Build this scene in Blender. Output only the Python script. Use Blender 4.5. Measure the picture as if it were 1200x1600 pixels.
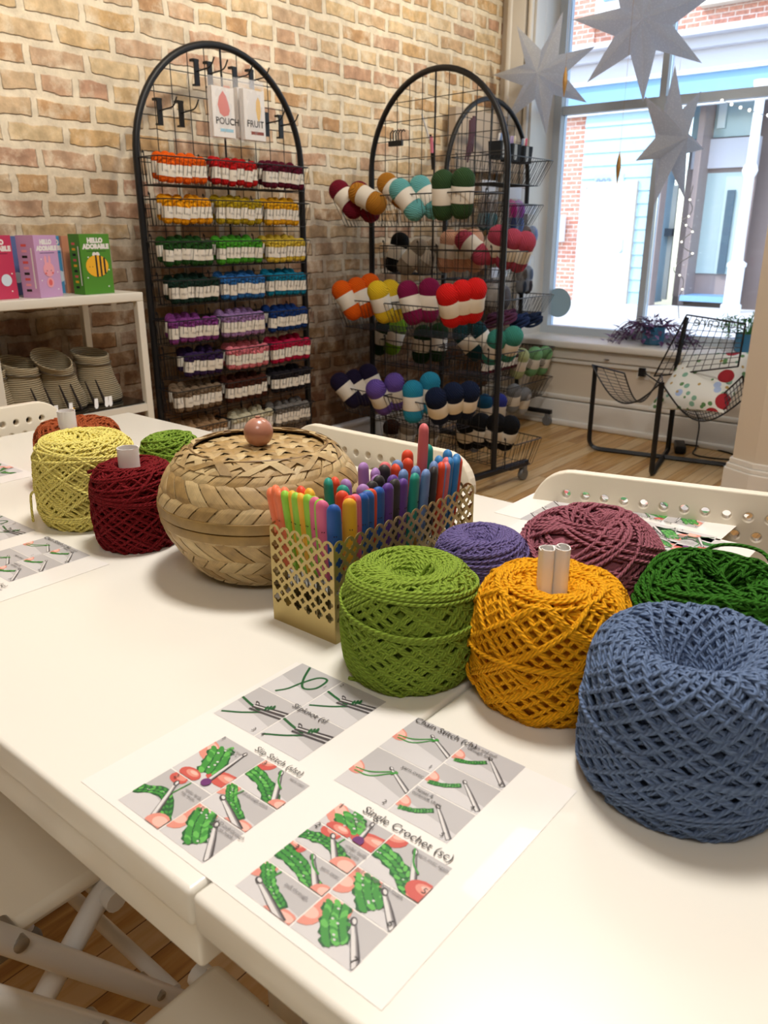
import bpy, math, random
import numpy as np
from mathutils import Vector, Matrix, geometry
PI = math.pi
random.seed(7)
for o in list(bpy.data.objects): bpy.data.objects.remove(o, do_unlink=True)
SC = bpy.context.scene
COL = SC.collection
# ------------------------------------------------------------------ camera
FPX, PITCH, YAW, CAM_H = 1240.0, 19.5, 39.4, 1.112
_t, _a = math.radians(PITCH), math.radians(YAW)
FW = np.array([-math.sin(_a)*math.cos(_t), math.cos(_a)*math.cos(_t), -math.sin(_t)])
RT = np.array([math.cos(_a), math.sin(_a), 0.0])
UP = np.cross(RT, FW)
CAM = np.array([0, 0, CAM_H])
cam_d = bpy.data.cameras.new('camera'); cam = bpy.data.objects.new('camera', cam_d); COL.objects.link(cam)
m = Matrix(((RT[0], UP[0], -FW[0], 0), (RT[1], UP[1], -FW[1], 0), (RT[2], UP[2], -FW[2], CAM_H), (0, 0, 0, 1)))
cam.matrix_world = m
cam_d.sensor_fit = 'VERTICAL'; cam_d.sensor_height = 36; cam_d.lens = FPX/1600*36
cam_d.clip_start = 0.02; cam_d.clip_end = 200
cam_d.dof.use_dof = True; cam_d.dof.focus_distance = 0.95; cam_d.dof.aperture_fstop = 13
SC.camera = cam
# ------------------------------------------------------------------ world, sun, lamps, exposure
SC.view_settings.view_transform = 'Standard'; SC.view_settings.look = 'None'
SC.view_settings.gamma = 1; SC.view_settings.use_curve_mapping = False
SC.view_settings.exposure = 0.12
W = bpy.data.worlds.new('world'); SC.world = W; W.use_nodes = True
nt = W.node_tree; nt.nodes.clear()
wo = nt.nodes.new('ShaderNodeOutputWorld'); bg = nt.nodes.new('ShaderNodeBackground'); sk = nt.nodes.new('ShaderNodeTexSky')
sk.sky_type = 'NISHITA'; sk.sun_disc = False; sk.sun_elevation = math.radians(48); sk.sun_rotation = math.radians(160)
bg.inputs[1].default_value = 0.55
nt.links.new(sk.outputs[0], bg.inputs[0]); nt.links.new(bg.outputs[0], wo.inputs[0])
def add_sun():
    l = bpy.data.lights.new('sun', 'SUN'); l.energy = 2.6; l.angle = math.radians(0.6); l.color = (1, .95, .86)
    o = bpy.data.objects.new('sun', l); COL.objects.link(o)
    d = Vector((0.45, 0.62, -0.66)).normalized()
    o.rotation_euler = d.to_track_quat('-Z', 'Y').to_euler(); o.location = (0, -5, 12)
add_sun()
def area(name, loc, size, energy, color, target=None, sy=None):
    l = bpy.data.lights.new(name, 'AREA'); l.energy = energy; l.color = color; l.size = size
    if sy: l.shape = 'RECTANGLE'; l.size_y = sy
    o = bpy.data.objects.new(name, l); COL.objects.link(o); o.location = loc
    d = Vector((0, 0, -1)) if target is None else (Vector(target)-Vector(loc)).normalized()
    o.rotation_euler = d.to_track_quat('-Z', 'Y').to_euler(); return o
def spot(name, loc, target, energy, color, deg, blend=0.8, size=0.06):
    l = bpy.data.lights.new(name, 'SPOT'); l.energy = energy; l.color = color
    l.spot_size = math.radians(deg); l.spot_blend = blend; l.shadow_soft_size = size
    o = bpy.data.objects.new(name, l); COL.objects.link(o); o.location = loc
    o.rotation_euler = (Vector(target)-Vector(loc)).to_track_quat('-Z', 'Y').to_euler(); return o
WARM = (1.0, .955, .90)
area("ceiling_lamp_table", (-0.6, 0.9, 2.95), 0.45, 44, WARM)
area('ceiling_lamp_front', (0.5, -0.9, 2.95), 0.9, 19, WARM)
area('ceiling_lamp_back', (-1.0, 2.6, 2.95), 0.8, 14, (1, .95, .88))
for i, yy in enumerate((0.9, 1.9, 2.9, 3.8)):
    spot('track_spot_light', (-1.35, yy, 2.85), (-2.72, yy, 2.05), 66, (1, .88, .68), 62, 1.0, 0.05)
# ------------------------------------------------------------------ pixel rays (authoring help: a pixel of the photo and one known coordinate give a point)
def _ray(u, v): return FW+RT*(u-600)/FPX-UP*(v-800)/FPX
def PZ(u, v, z):
    d = _ray(u, v); return Vector(CAM+d*(z-CAM_H)/d[2])
def PX(u, v, x):
    d = _ray(u, v); return Vector(CAM+d*x/d[0])
def PY(u, v, y):
    d = _ray(u, v); return Vector(CAM+d*y/d[1])
TZ = 0.74
def PT(u, v): return PZ(u, v, TZ)
def pix(p):
    q = np.array(p)-CAM; z = q@FW
    return 600+FPX*(q@RT)/z, 800-FPX*(q@UP)/z
# ------------------------------------------------------------------ materials
def lin(c):
    if isinstance(c, str):
        c = [int(c[i:i+2], 16)/255 for i in (0, 2, 4)]
    return tuple(((x/12.92) if x <= 0.04045 else ((x+0.055)/1.055)**2.4) for x in c[:3])+(1,)
MATS = {}
def mat(name, color, rough=0.5, metal=0.0, bump=0.0, bscale=60, var=0.0, sheen=0.0, trans=0, coat=0, spec=None):
    if name in MATS: return MATS[name]
    m = bpy.data.materials.new(name); m.use_nodes = True; n = m.node_tree.nodes; L = m.node_tree.links
    b = n['Principled BSDF']; c = lin(color); b.inputs['Base Color'].default_value = c
    b.inputs['Roughness'].default_value = rough; b.inputs['Metallic'].default_value = metal
    if sheen: b.inputs['Sheen Weight'].default_value = sheen
    if coat: b.inputs['Coat Weight'].default_value = coat
    if spec is not None: b.inputs['Specular IOR Level'].default_value = spec
    tc = n.new('ShaderNodeTexCoord'); nz = n.new('ShaderNodeTexNoise'); nz.inputs['Scale'].default_value = bscale
    nz.inputs['Detail'].default_value = 4
    L.new(tc.outputs['Object'], nz.inputs['Vector'])
    if var:
        mx = n.new('ShaderNodeMix'); mx.data_type = 'RGBA'; mx.blend_type = 'MULTIPLY'
        rp = n.new('ShaderNodeMapRange'); rp.inputs['To Min'].default_value = 1-var; rp.inputs['To Max'].default_value = 1+var*.4
        rp.inputs['From Min'].default_value = .3; rp.inputs['From Max'].default_value = .7
        L.new(nz.outputs['Fac'], rp.inputs['Value']); mx.inputs[0].default_value = 1; mx.inputs[6].default_value = c
        L.new(rp.outputs[0], mx.inputs[7]); L.new(mx.outputs[2], b.inputs['Base Color'])
    if bump:
        bp = n.new('ShaderNodeBump'); bp.inputs['Strength'].default_value = bump; bp.inputs['Distance'].default_value = 0.002
        L.new(nz.outputs['Fac'], bp.inputs['Height']); L.new(bp.outputs[0], b.inputs['Normal'])
    MATS[name] = m; return m
def yarn_mat(name, color, plies=True, scale=1.0, dark=0.45):
    """wool: ply twist from the strand's own uv, fuzz bump, sheen"""
    if name in MATS: return MATS[name]
    m = bpy.data.materials.new(name); m.use_nodes = True; n = m.node_tree.nodes; L = m.node_tree.links
    b = n['Principled BSDF']; c = lin(color)
    b.inputs['Roughness'].default_value = 0.85; b.inputs['Sheen Weight'].default_value = 0.25; b.inputs['Sheen Roughness'].default_value = .6
    b.inputs['Sheen Tint'].default_value = c; b.inputs['Specular IOR Level'].default_value = .25
    uv = n.new('ShaderNodeUVMap'); sp = n.new('ShaderNodeSeparateXYZ'); L.new(uv.outputs[0], sp.inputs[0])
    def M(op, a, bb):
        x = n.new('ShaderNodeMath'); x.operation = op
        for i, q in enumerate((a, bb)):
            if q is None: continue
            if isinstance(q, (int, float)): x.inputs[i].default_value = q
            else: L.new(q, x.inputs[i])
        return x.outputs[0]
    s = M('SINE', M('ADD', M('MULTIPLY', sp.outputs[0], 6.2832*scale), M('MULTIPLY', sp.outputs[1], 6.2832*3)), None)
    nz = n.new('ShaderNodeTexNoise'); tc = n.new('ShaderNodeTexCoord'); L.new(tc.outputs['Object'], nz.inputs['Vector'])
    nz.inputs['Scale'].default_value = 900; nz.inputs['Detail'].default_value = 3
    h = M('ADD', M('MULTIPLY', s, 0.5), M('MULTIPLY', nz.outputs['Fac'], 1.1))
    bp = n.new('ShaderNodeBump'); bp.inputs['Strength'].default_value = 0.9; bp.inputs['Distance'].default_value = 0.0011
    L.new(h, bp.inputs['Height']); L.new(bp.outputs[0], b.inputs['Normal'])
    rp = n.new('ShaderNodeMapRange'); rp.inputs['From Min'].default_value = -1; rp.inputs['From Max'].default_value = 1
    rp.inputs['To Min'].default_value = dark+.3; rp.inputs['To Max'].default_value = 1.12
    L.new(s, rp.inputs['Value']); mx = n.new('ShaderNodeMix'); mx.data_type = 'RGBA'; mx.blend_type = 'MULTIPLY'; mx.inputs[0].default_value = 1
    mx.inputs[6].default_value = c; L.new(rp.outputs[0], mx.inputs[7]); L.new(mx.outputs[2], b.inputs['Base Color'])
    MATS[name] = m; return m
# ------------------------------------------------------------------ mesh builder
class MB:
    def __init__(s): s.v = []; s.f = []; s.m = []; s.uv = []; s.has_uv = False
    def add(s, V, F, mi=0, uv=None):
        o = len(s.v); s.v.extend([tuple(map(float, p)) for p in V])
        for i, f in enumerate(F):
            s.f.append(tuple(o+j for j in f)); s.m.append(mi)
            if uv is not None: s.uv.append(uv[i]); s.has_uv = True
            else: s.uv.append(None)
        return s
    def box(s, c, d, mi=0, rz=0, R=None):
        x, y, z = d[0]/2, d[1]/2, d[2]/2
        V = [Vector(p) for p in ((-x,-y,-z),(x,-y,-z),(x,y,-z),(-x,y,-z),(-x,-y,z),(x,-y,z),(x,y,z),(-x,y,z))]
        if R is None: R = Matrix.Rotation(rz, 3, 'Z')
        V = [R@p+Vector(c) for p in V]
        return s.add(V, [(0,3,2,1),(4,5,6,7),(0,1,5,4),(1,2,6,5),(2,3,7,6),(3,0,4,7)], mi)
    def rbox(s, c, d, r=0.01, mi=0, rz=0, seg=3):
        """box with rounded vertical and soft horizontal edges"""
        x, y, z = d[0]/2, d[1]/2, d[2]/2; r = min(r, x*.99, y*.99, z*.99)
        rings = []
        for k in range(seg+1):
            a = PI/2*k/seg; rings.append((-z+r-r*math.cos(a), r-r*math.sin(a)))
        for k in range(seg+1):
            a = PI/2*k/seg; rings.append((z-r+r*math.sin(a), r-r*math.cos(a)))
        V = []; n = 4*(seg+1); R = Matrix.Rotation(rz, 3, 'Z')
        for (zz, ins) in rings:
            q = max(r-ins, 1e-5)
            for ci, (sx, sy) in enumerate(((1,1),(-1,1),(-1,-1),(1,-1))):
                for k in range(seg+1):
                    a = PI/2*ci+PI/2*k/seg
                    V.append(R@Vector((sx*(x-r)+q*math.cos(a), sy*(y-r)+q*math.sin(a), zz))+Vector(c))
        F = []
        for i in range(len(rings)-1):
            for j in range(n): F.append((i*n+j, i*n+(j+1)%n, (i+1)*n+(j+1)%n, (i+1)*n+j))
        F.append(tuple(reversed(range(n)))); F.append(tuple((len(rings)-1)*n+j for j in range(n)))
        return s.add(V, F, mi)
    def tube(s, P, r, n=8, closed=False, mi=0, caps=True, uvlen=None, flat=None):
        P = np.array([tuple(p) for p in P], float); N = len(P)
        rr = np.full(N, r, float) if np.isscalar(r) else np.array(r, float)
        if closed: T = np.roll(P, -1, 0)-np.roll(P, 1, 0)
        else: T = np.gradient(P, axis=0)
        T /= np.maximum(np.linalg.norm(T, axis=1), 1e-9)[:, None]
        a = np.array([0, 0, 1.0]) if abs(T[0][2]) < .9 else np.array([1.0, 0, 0])
        A = np.zeros_like(P); cur = np.cross(np.cross(T[0], a), T[0]); cur /= np.linalg.norm(cur)
        for i in range(N):
            cur = cur-T[i]*(cur@T[i]); cur /= max(np.linalg.norm(cur), 1e-9); A[i] = cur
        B = np.cross(T, A); an = np.arange(n)*2*PI/n
        fl = (1, 1) if flat is None else flat
        V = P[:, None]+(A[:, None]*np.cos(an)[None, :, None]*fl[0]+B[:, None]*np.sin(an)[None, :, None]*fl[1])*rr[:, None, None]
        return s._ring(V, N, n, P, closed, mi, caps, uvlen)
    def _ring(s, V, N, n, P, closed, mi, caps, uvlen):
        F = []; U = []
        L = np.concatenate([[0], np.cumsum(np.linalg.norm(np.diff(P, axis=0), axis=1))])/(uvlen or .01)
        M_ = N if closed else N-1
        for i in range(M_):
            i2 = (i+1) % N; l0 = L[i]; l1 = L[i+1] if i+1 < N else L[i]+1
            for j in range(n):
                j2 = (j+1) % n
                F.append((i*n+j, i*n+j2, i2*n+j2, i2*n+j))
                if uvlen: U.append(((l0, j/n), (l0, (j+1)/n), (l1, (j+1)/n), (l1, j/n)))
        if not closed and caps:
            F.append(tuple(reversed(range(n)))); F.append(tuple((N-1)*n+j for j in range(n)))
            if uvlen: U.append(tuple((0, 0) for _ in range(n))); U.append(tuple((0, 0) for _ in range(n)))
        return s.add(V.reshape(-1, 3), F, mi, U if uvlen else None)
    def lathe(s, prof, c=(0, 0, 0), n=32, mi=0, capb=True, capt=True, R=None, sx=1, sy=1):
        V = []; R = R or Matrix.Identity(3)
        for (r, z) in prof:
            for j in range(n):
                a = 2*PI*j/n; V.append(R@Vector((r*sx*math.cos(a), r*sy*math.sin(a), z))+Vector(c))
        F = [(i*n+j, i*n+(j+1) % n, (i+1)*n+(j+1) % n, (i+1)*n+j) for i in range(len(prof)-1) for j in range(n)]
        if capb: F.append(tuple(reversed(range(n))))
        if capt: F.append(tuple((len(prof)-1)*n+j for j in range(n)))
        return s.add(V, F, mi)
    def sphere(s, c, r, n=16, mi=0, sc=(1, 1, 1), R=None):
        pr = [(math.sin(PI*k/(n//2)), -math.cos(PI*k/(n//2))) for k in range(n//2+1)]
        pr[0] = (1e-4, -1); pr[-1] = (1e-4, 1)
        V = []; R = R or Matrix.Identity(3)
        for (q, z) in pr:
            for j in range(n):
                a = 2*PI*j/n; V.append(R@Vector((q*math.cos(a)*r*sc[0], q*math.sin(a)*r*sc[1], z*r*sc[2]))+Vector(c))
        F = [(i*n+j, i*n+(j+1) % n, (i+1)*n+(j+1) % n, (i+1)*n+j) for i in range(len(pr)-1) for j in range(n)]
        return s.add(V, F, mi)
    def prism(s, pts, z0, z1, mi=0, X=None):
        """polygon (2d) extruded z0..z1; X maps (x,y,z)->point"""
        n = len(pts); X = X or (lambda x, y, z: (x, y, z))
        V = [X(p[0], p[1], z0) for p in pts]+[X(p[0], p[1], z1) for p in pts]
        F = [tuple(reversed(range(n))), tuple(range(n, 2*n))]+[(i, (i+1) % n, n+(i+1) % n, n+i) for i in range(n)]
        return s.add(V, F, mi)
    def poly(s, pts, mi=0): return s.add(pts, [tuple(range(len(pts)))], mi)
    def build(s, name, mats, parent=None, smooth=True, loc=(0, 0, 0), bevel=None, angle=40):
        me = bpy.data.meshes.new(name); me.from_pydata(s.v, [], s.f)
        for mm in (mats if isinstance(mats, (list, tuple)) else [mats]): me.materials.append(mm)
        me.polygons.foreach_set('material_index', s.m)
        if s.has_uv:
            ul = me.uv_layers.new(name='UVMap'); fl = []
            for f, u in zip(s.f, s.uv):
                if u is None: fl += [0.0, 0.0]*len(f)
                else:
                    for q in u: fl += [q[0], q[1]]
            ul.data.foreach_set('uv', fl)
        if smooth:
            me.polygons.foreach_set('use_smooth', [True]*len(s.f))
            try: me.set_sharp_from_angle(angle=math.radians(angle))
            except Exception: pass
        me.update()
        o = bpy.data.objects.new(name, me); COL.objects.link(o); o.location = loc
        if parent is not None: o.parent = parent
        if bevel:
            b = o.modifiers.new('bevel', 'BEVEL'); b.width = bevel; b.segments = 2; b.limit_method = 'ANGLE'; b.angle_limit = math.radians(40)
        return o
def tag(o, label=None, cat=None, group=None, kind=None):
    if label: o['label'] = label
    if cat: o['category'] = cat
    if group: o['group'] = group
    if kind: o['kind'] = kind
    return o
def thing(name, label, cat, loc=(0, 0, 0), rz=0, group=None):
    o = bpy.data.objects.new(name, None); COL.objects.link(o); o.location = loc; o.rotation_euler = (0, 0, rz)
    o.empty_display_size = .02
    return tag(o, label, cat, group)
def dup(src, loc=None, rot=None, label=None, group=None, swap=None, scale=None):
    def cp(o, par):
        c = o.copy(); COL.objects.link(c)
        if par is not None: c.parent = par
        if swap and c.type == 'MESH':
            for i, sl in enumerate(c.material_slots):
                if sl.material and sl.material.name in swap:
                    sl.link = 'OBJECT'; sl.material = swap[sl.material.name]
        for ch in kids.get(o.name, []): cp(ch, c)
        return c
    kids = {}
    def walk(o):
        kids[o.name] = list(o.children)
        for ch in o.children: walk(ch)
    walk(src)
    r = cp(src, None)
    if loc is not None: r.location = loc
    if rot is not None: r.rotation_euler = rot
    if scale is not None: r.scale = scale
    if label: r['label'] = label
    if group: r['group'] = group
    return r
def text_into(mb, s, size, X, mi=0, align='LEFT', extrude=0.0, bold=0.0):
    """letters as flat mesh; X maps (x,y,z)->point"""
    cu = bpy.data.curves.new('t', 'FONT'); cu.body = s; cu.size = size; cu.align_x = align; cu.extrude = extrude
    cu.offset = bold; cu.resolution_u = 3
    ob = bpy.data.objects.new('t', cu); me = bpy.data.meshes.new_from_object(ob)
    V = [X(v.co.x, v.co.y, v.co.z) for v in me.vertices]; F = [tuple(p.vertices) for p in me.polygons]
    mb.add(V, F, mi)
    bpy.data.objects.remove(ob); bpy.data.meshes.remove(me); bpy.data.curves.remove(cu)
def fillet(pts, r, seg=5, closed=False):
    """round the corners of a 3d polyline"""
    P = [Vector(p) for p in pts]; out = []; n = len(P)
    for i in range(n):
        if not closed and i in (0, n-1): out.append(P[i]); continue
        a, b, c = P[i-1], P[i], P[(i+1) % n]
        d1 = (a-b); d2 = (c-b); q = min(r, d1.length*.49, d2.length*.49)
        p1 = b+d1.normalized()*q; p2 = b+d2.normalized()*q
        for k in range(seg+1):
            t = k/seg; out.append(p1*(1-t)**2+b*2*t*(1-t)+p2*t*t)
    return out
# ------------------------------------------------------------------ room shell
WX, WY, CEIL = -2.72, 4.36, 3.1
def brick_mat(name, cols, mortar, bw=0.215, bh=0.0765, mort=0.012, axis='YZ', bumpd=0.012, smear=.5, dark=None):
    m = bpy.data.materials.new(name); m.use_nodes = True; n = m.node_tree.nodes; L = m.node_tree.links; b = n['Principled BSDF']
    b.inputs['Roughness'].default_value = .92; b.inputs['Specular IOR Level'].default_value = .15
    tc = n.new('ShaderNodeTexCoord'); sp = n.new('ShaderNodeSeparateXYZ'); cb = n.new('ShaderNodeCombineXYZ')
    L.new(tc.outputs['Object'], sp.inputs[0])
    L.new(sp.outputs[1 if axis == 'YZ' else 0], cb.inputs[0]); L.new(sp.outputs[2], cb.inputs[1])
    # wobble the courses
    nz = n.new('ShaderNodeTexNoise'); nz.inputs['Scale'].default_value = 9; nz.inputs['Detail'].default_value = 6; nz.inputs['Roughness'].default_value = .6
    L.new(cb.outputs[0], nz.inputs['Vector'])
    sub = n.new('ShaderNodeVectorMath'); sub.operation = 'SUBTRACT'; sub.inputs[1].default_value = (.5, .5, .5); L.new(nz.outputs['Color'], sub.inputs[0])
    sc = n.new('ShaderNodeVectorMath'); sc.operation = 'SCALE'; sc.inputs['Scale'].default_value = 0.034 if smear > .3 else .006; L.new(sub.outputs[0], sc.inputs[0])
    ad = n.new('ShaderNodeVectorMath'); ad.operation = 'ADD'; L.new(cb.outputs[0], ad.inputs[0]); L.new(sc.outputs[0], ad.inputs[1])
    br = n.new('ShaderNodeTexBrick'); L.new(ad.outputs[0], br.inputs['Vector'])
    br.inputs['Scale'].default_value = 1; br.inputs['Brick Width'].default_value = bw; br.inputs['Row Height'].default_value = bh
    br.inputs['Mortar Size'].default_value = mort; br.inputs['Mortar Smooth'].default_value = .35; br.inputs['Bias'].default_value = 0
    br.offset = .5; br.squash = .62 if smear > .3 else 1; br.squash_frequency = 4
    br.inputs['Color1'].default_value = (0, 0, 0, 1); br.inputs['Color2'].default_value = (1, 1, 1, 1); br.inputs['Mortar'].default_value = (.5, .5, .5, 1)
    rp = n.new('ShaderNodeValToRGB'); L.new(br.outputs['Color'], rp.inputs[0])
    el = rp.color_ramp.elements
    while len(el) > 1: el.remove(el[-1])
    el[0].position = 0; el[0].color = lin(cols[0])
    for i, c in enumerate(cols[1:]): e = el.new((i+1)/(len(cols)-1)); e.color = lin(c)
    # blotches on the bricks
    n2 = n.new('ShaderNodeTexNoise'); n2.inputs['Scale'].default_value = 26; n2.inputs['Detail'].default_value = 7; L.new(tc.outputs['Object'], n2.inputs['Vector'])
    n3 = n.new('ShaderNodeTexNoise'); n3.inputs['Scale'].default_value = 7; n3.inputs['Detail'].default_value = 8; n3.inputs['Roughness'].default_value = .7; L.new(tc.outputs['Object'], n3.inputs['Vector'])
    def mix(f, a, c, t='MIX'):
        x = n.new('ShaderNodeMix'); x.data_type = 'RGBA'; x.blend_type = t
        for i, q in ((0, f), (6, a), (7, c)):
            if isinstance(q, (int, float)): x.inputs[i].default_value = q
            elif isinstance(q, tuple): x.inputs[i].default_value = q
            else: L.new(q, x.inputs[i])
        return x.outputs[2]
    def mr(v, a, c, d=0, e=1):
        x = n.new('ShaderNodeMapRange'); L.new(v, x.inputs[0]); x.inputs[1].default_value = a; x.inputs[2].default_value = c; x.inputs[3].default_value = d; x.inputs[4].default_value = e
        return x.outputs[0]
    col = mix(1.0, rp.outputs[0], mr(n2.outputs['Fac'], .3, .7, .72, 1.12), 'MULTIPLY')
    col = mix(mr(n3.outputs['Fac'], .5, .68, 0, smear), col, lin(mortar))          # limewash smears
    mc = mix(1.0, lin(mortar), mr(n2.outputs['Fac'], .3, .7, .82, 1.06), 'MULTIPLY')
    col = mix(br.outputs['Fac'], col, mc)
    if dark:                                                                       # older, redder, unwashed bricks near the floor, plus painted fall-off of the wall light
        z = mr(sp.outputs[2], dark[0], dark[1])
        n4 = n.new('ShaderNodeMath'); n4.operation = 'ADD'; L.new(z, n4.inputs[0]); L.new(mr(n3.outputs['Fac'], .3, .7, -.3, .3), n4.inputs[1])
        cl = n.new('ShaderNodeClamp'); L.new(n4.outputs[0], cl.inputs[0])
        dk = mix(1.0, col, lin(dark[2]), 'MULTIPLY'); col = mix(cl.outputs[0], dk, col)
    L.new(col, b.inputs['Base Color'])
    hh = n.new('ShaderNodeMath'); hh.operation = 'SUBTRACT'; L.new(mr(n2.outputs['Fac'], 0, 1, 0, .55), hh.inputs[0]); L.new(br.outputs['Fac'], hh.inputs[1])
    h2 = n.new('ShaderNodeMath'); h2.operation = 'ADD'; L.new(hh.outputs[0], h2.inputs[0]); L.new(mr(n3.outputs['Fac'], 0, 1, 0, 1.2), h2.inputs[1])
    bp = n.new('ShaderNodeBump'); bp.inputs['Strength'].default_value = 1; bp.inputs['Distance'].default_value = bumpd
    L.new(h2.outputs[0], bp.inputs['Height']); L.new(bp.outputs[0], b.inputs['Normal'])
    return m
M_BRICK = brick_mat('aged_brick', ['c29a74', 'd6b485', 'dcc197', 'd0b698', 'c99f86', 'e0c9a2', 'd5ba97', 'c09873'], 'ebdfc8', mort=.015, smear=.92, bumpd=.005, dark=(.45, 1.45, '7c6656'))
def wood_mat(name, cols, plank=0.075, axis=0, rough=.35, length=1.1):
    m = bpy.data.materials.new(name); m.use_nodes = True; n = m.node_tree.nodes; L = m.node_tree.links; b = n['Principled BSDF']
    b.inputs['Roughness'].default_value = rough
    tc = n.new('ShaderNodeTexCoord'); sp = n.new('ShaderNodeSeparateXYZ'); cb = n.new('ShaderNodeCombineXYZ'); L.new(tc.outputs['Object'], sp.inputs[0])
    L.new(sp.outputs[axis], cb.inputs[0]); L.new(sp.outputs[1-axis], cb.inputs[1])
    br = n.new('ShaderNodeTexBrick'); L.new(cb.outputs[0], br.inputs['Vector']); br.inputs['Scale'].default_value = 1
    br.inputs['Brick Width'].default_value = length; br.inputs['Row Height'].default_value = plank; br.inputs['Mortar Size'].default_value = .0012; br.offset = .37
    br.inputs['Color1'].default_value = (0, 0, 0, 1); br.inputs['Color2'].default_value = (1, 1, 1, 1); br.inputs['Mortar'].default_value = (.5, .5, .5, 1)
    mp = n.new('ShaderNodeMapping'); mp.inputs['Scale'].default_value = (1.6, 22, 1); L.new(cb.outputs[0], mp.inputs[0])
    nz = n.new('ShaderNodeTexNoise'); nz.inputs['Scale'].default_value = 2.2; nz.inputs['Detail'].default_value = 8; nz.inputs['Distortion'].default_value = .6; L.new(mp.outputs[0], nz.inputs['Vector'])
    a = n.new('ShaderNodeMath'); a.operation = 'MULTIPLY_ADD'; L.new(br.outputs['Color'], a.inputs[0]); a.inputs[1].default_value = .45
    L.new(nz.outputs['Fac'], a.inputs[2])
    rp = n.new('ShaderNodeValToRGB'); L.new(a.outputs[0], rp.inputs[0]); el = rp.color_ramp.elements
    el[0].position = .3; el[0].color = lin(cols[0]); el[1].position = .95; el[1].color = lin(cols[2]); e = el.new(.6); e.color = lin(cols[1])
    mx = n.new('ShaderNodeMix'); mx.data_type = 'RGBA'; L.new(br.outputs['Fac'], mx.inputs[0]); L.new(rp.outputs[0], mx.inputs[6]); mx.inputs[7].default_value = lin(cols[3])
    L.new(mx.outputs[2], b.inputs['Base Color'])
    return m
M_FLOOR = wood_mat('oak_floorboards', ['94652f', 'c49656', 'dabb8a', '6b4826'], .07, 1)
M_PAINT = mat('cream_wall_paint', 'd9cdbb', .6, bump=.1, bscale=200)
M_PAINT2 = mat('taupe_wall_paint', '9f9482', .7)
M_TRIM = mat('white_trim_paint', 'e8e5de', .4, bump=.05, bscale=40)
M_CEIL = mat('ceiling_paint', 'ece6da', .8)
def struct(name, mb, m, **k): return tag(mb.build(name, m, **k), kind='structure')
X1, Y0 = 3.0, -2.6
struct('floor', MB().box(((WX+X1)/2, (Y0+WY+.4)/2, -.05), (X1-WX+.6, WY-Y0+.4, .1)), M_FLOOR, smooth=False)
struct('ceiling', MB().box(((WX+X1)/2, (Y0+WY+.2)/2, CEIL+.05), (X1-WX+.6, WY-Y0+.6, .1)), M_CEIL, smooth=False)
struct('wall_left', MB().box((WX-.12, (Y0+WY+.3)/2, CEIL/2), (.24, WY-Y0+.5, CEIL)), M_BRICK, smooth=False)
struct('wall_right', MB().box((X1+.1, (Y0+WY)/2, CEIL/2), (.2, WY-Y0+.5, CEIL)), M_PAINT2, smooth=False)
struct('wall_front', MB().box(((WX+X1)/2, Y0-.1, CEIL/2), (X1-WX+.6, .2, CEIL)), M_PAINT2, smooth=False)
# window wall: knee wall under the sill, jamb at the corner, header far up
SILLZ, GLASSY = 0.505, 4.66
jx = -2.52
wb = MB()
wb.box(((WX+X1)/2, WY+.16, (SILLZ-.04)/2), (X1-WX, .32, SILLZ-.04))
wb.box(((WX+jx)/2, WY+.22, (CEIL+SILLZ-.04)/2), (jx-WX, .44, CEIL-SILLZ+.04))
wb.box(((X1+1.6)/2, WY+.22, (CEIL+SILLZ-.04)/2), (X1-1.6, .44, CEIL-SILLZ+.04))
struct('wall_back', wb, M_PAINT, smooth=False)
struct('wall_header', MB().box(((WX+X1)/2, WY+.22, CEIL-.03), (X1-WX, .44, .1)), M_PAINT, smooth=False)
# sill board, apron moulding, chair rail lines
sb = MB(); sb.rbox(((WX+1.6)/2+.05, WY+.135, SILLZ-.02), (1.6-WX-.15, .40, .04), .01)
struct('trim_1', sb, M_TRIM)
ap = MB(); ap.rbox(((WX+1.6)/2, WY-.012, SILLZ-.075), (1.6-WX, .03, .06), .008); ap.rbox(((WX+1.6)/2, WY-.007, SILLZ-.12), (1.6-WX, .02, .025), .006)
struct('trim_2', ap, M_TRIM)
bb = MB()
bb.rbox(((WX+X1)/2, WY-.012, .075), (X1-WX, .03, .15), .006); bb.rbox(((WX+X1)/2, WY-.02, .017), (X1-WX, .05, .035), .01)
bb.rbox(((WX+X1)/2, WY-.010, .17), (X1-WX, .025, .03), .01); bb.rbox(((WX+X1)/2, WY-.006, .115), (X1-WX, .04, .012), .005)
struct('baseboard_back', bb, M_TRIM)
bb = MB(); bb.rbox((WX+.012, (2.2+WY)/2, .075), (.028, WY-2.2, .15), .006); bb.rbox((WX+.02, (2.2+WY)/2, .165), (.04, WY-2.2, .03), .01)
struct('baseboard_left', bb, M_TRIM)
# corner casing and reveal
cs = MB(); cs.rbox((-2.615, WY-.012, 1.75), (.11, .03, 2.5), .008); cs.rbox((-2.66, WY-.022, 1.75), (.03, .03, 2.5), .01); cs.rbox((-2.53, WY-.02, 1.75), (.025, .035, 2.5), .01)
struct('trim_3', cs, M_TRIM)
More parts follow.
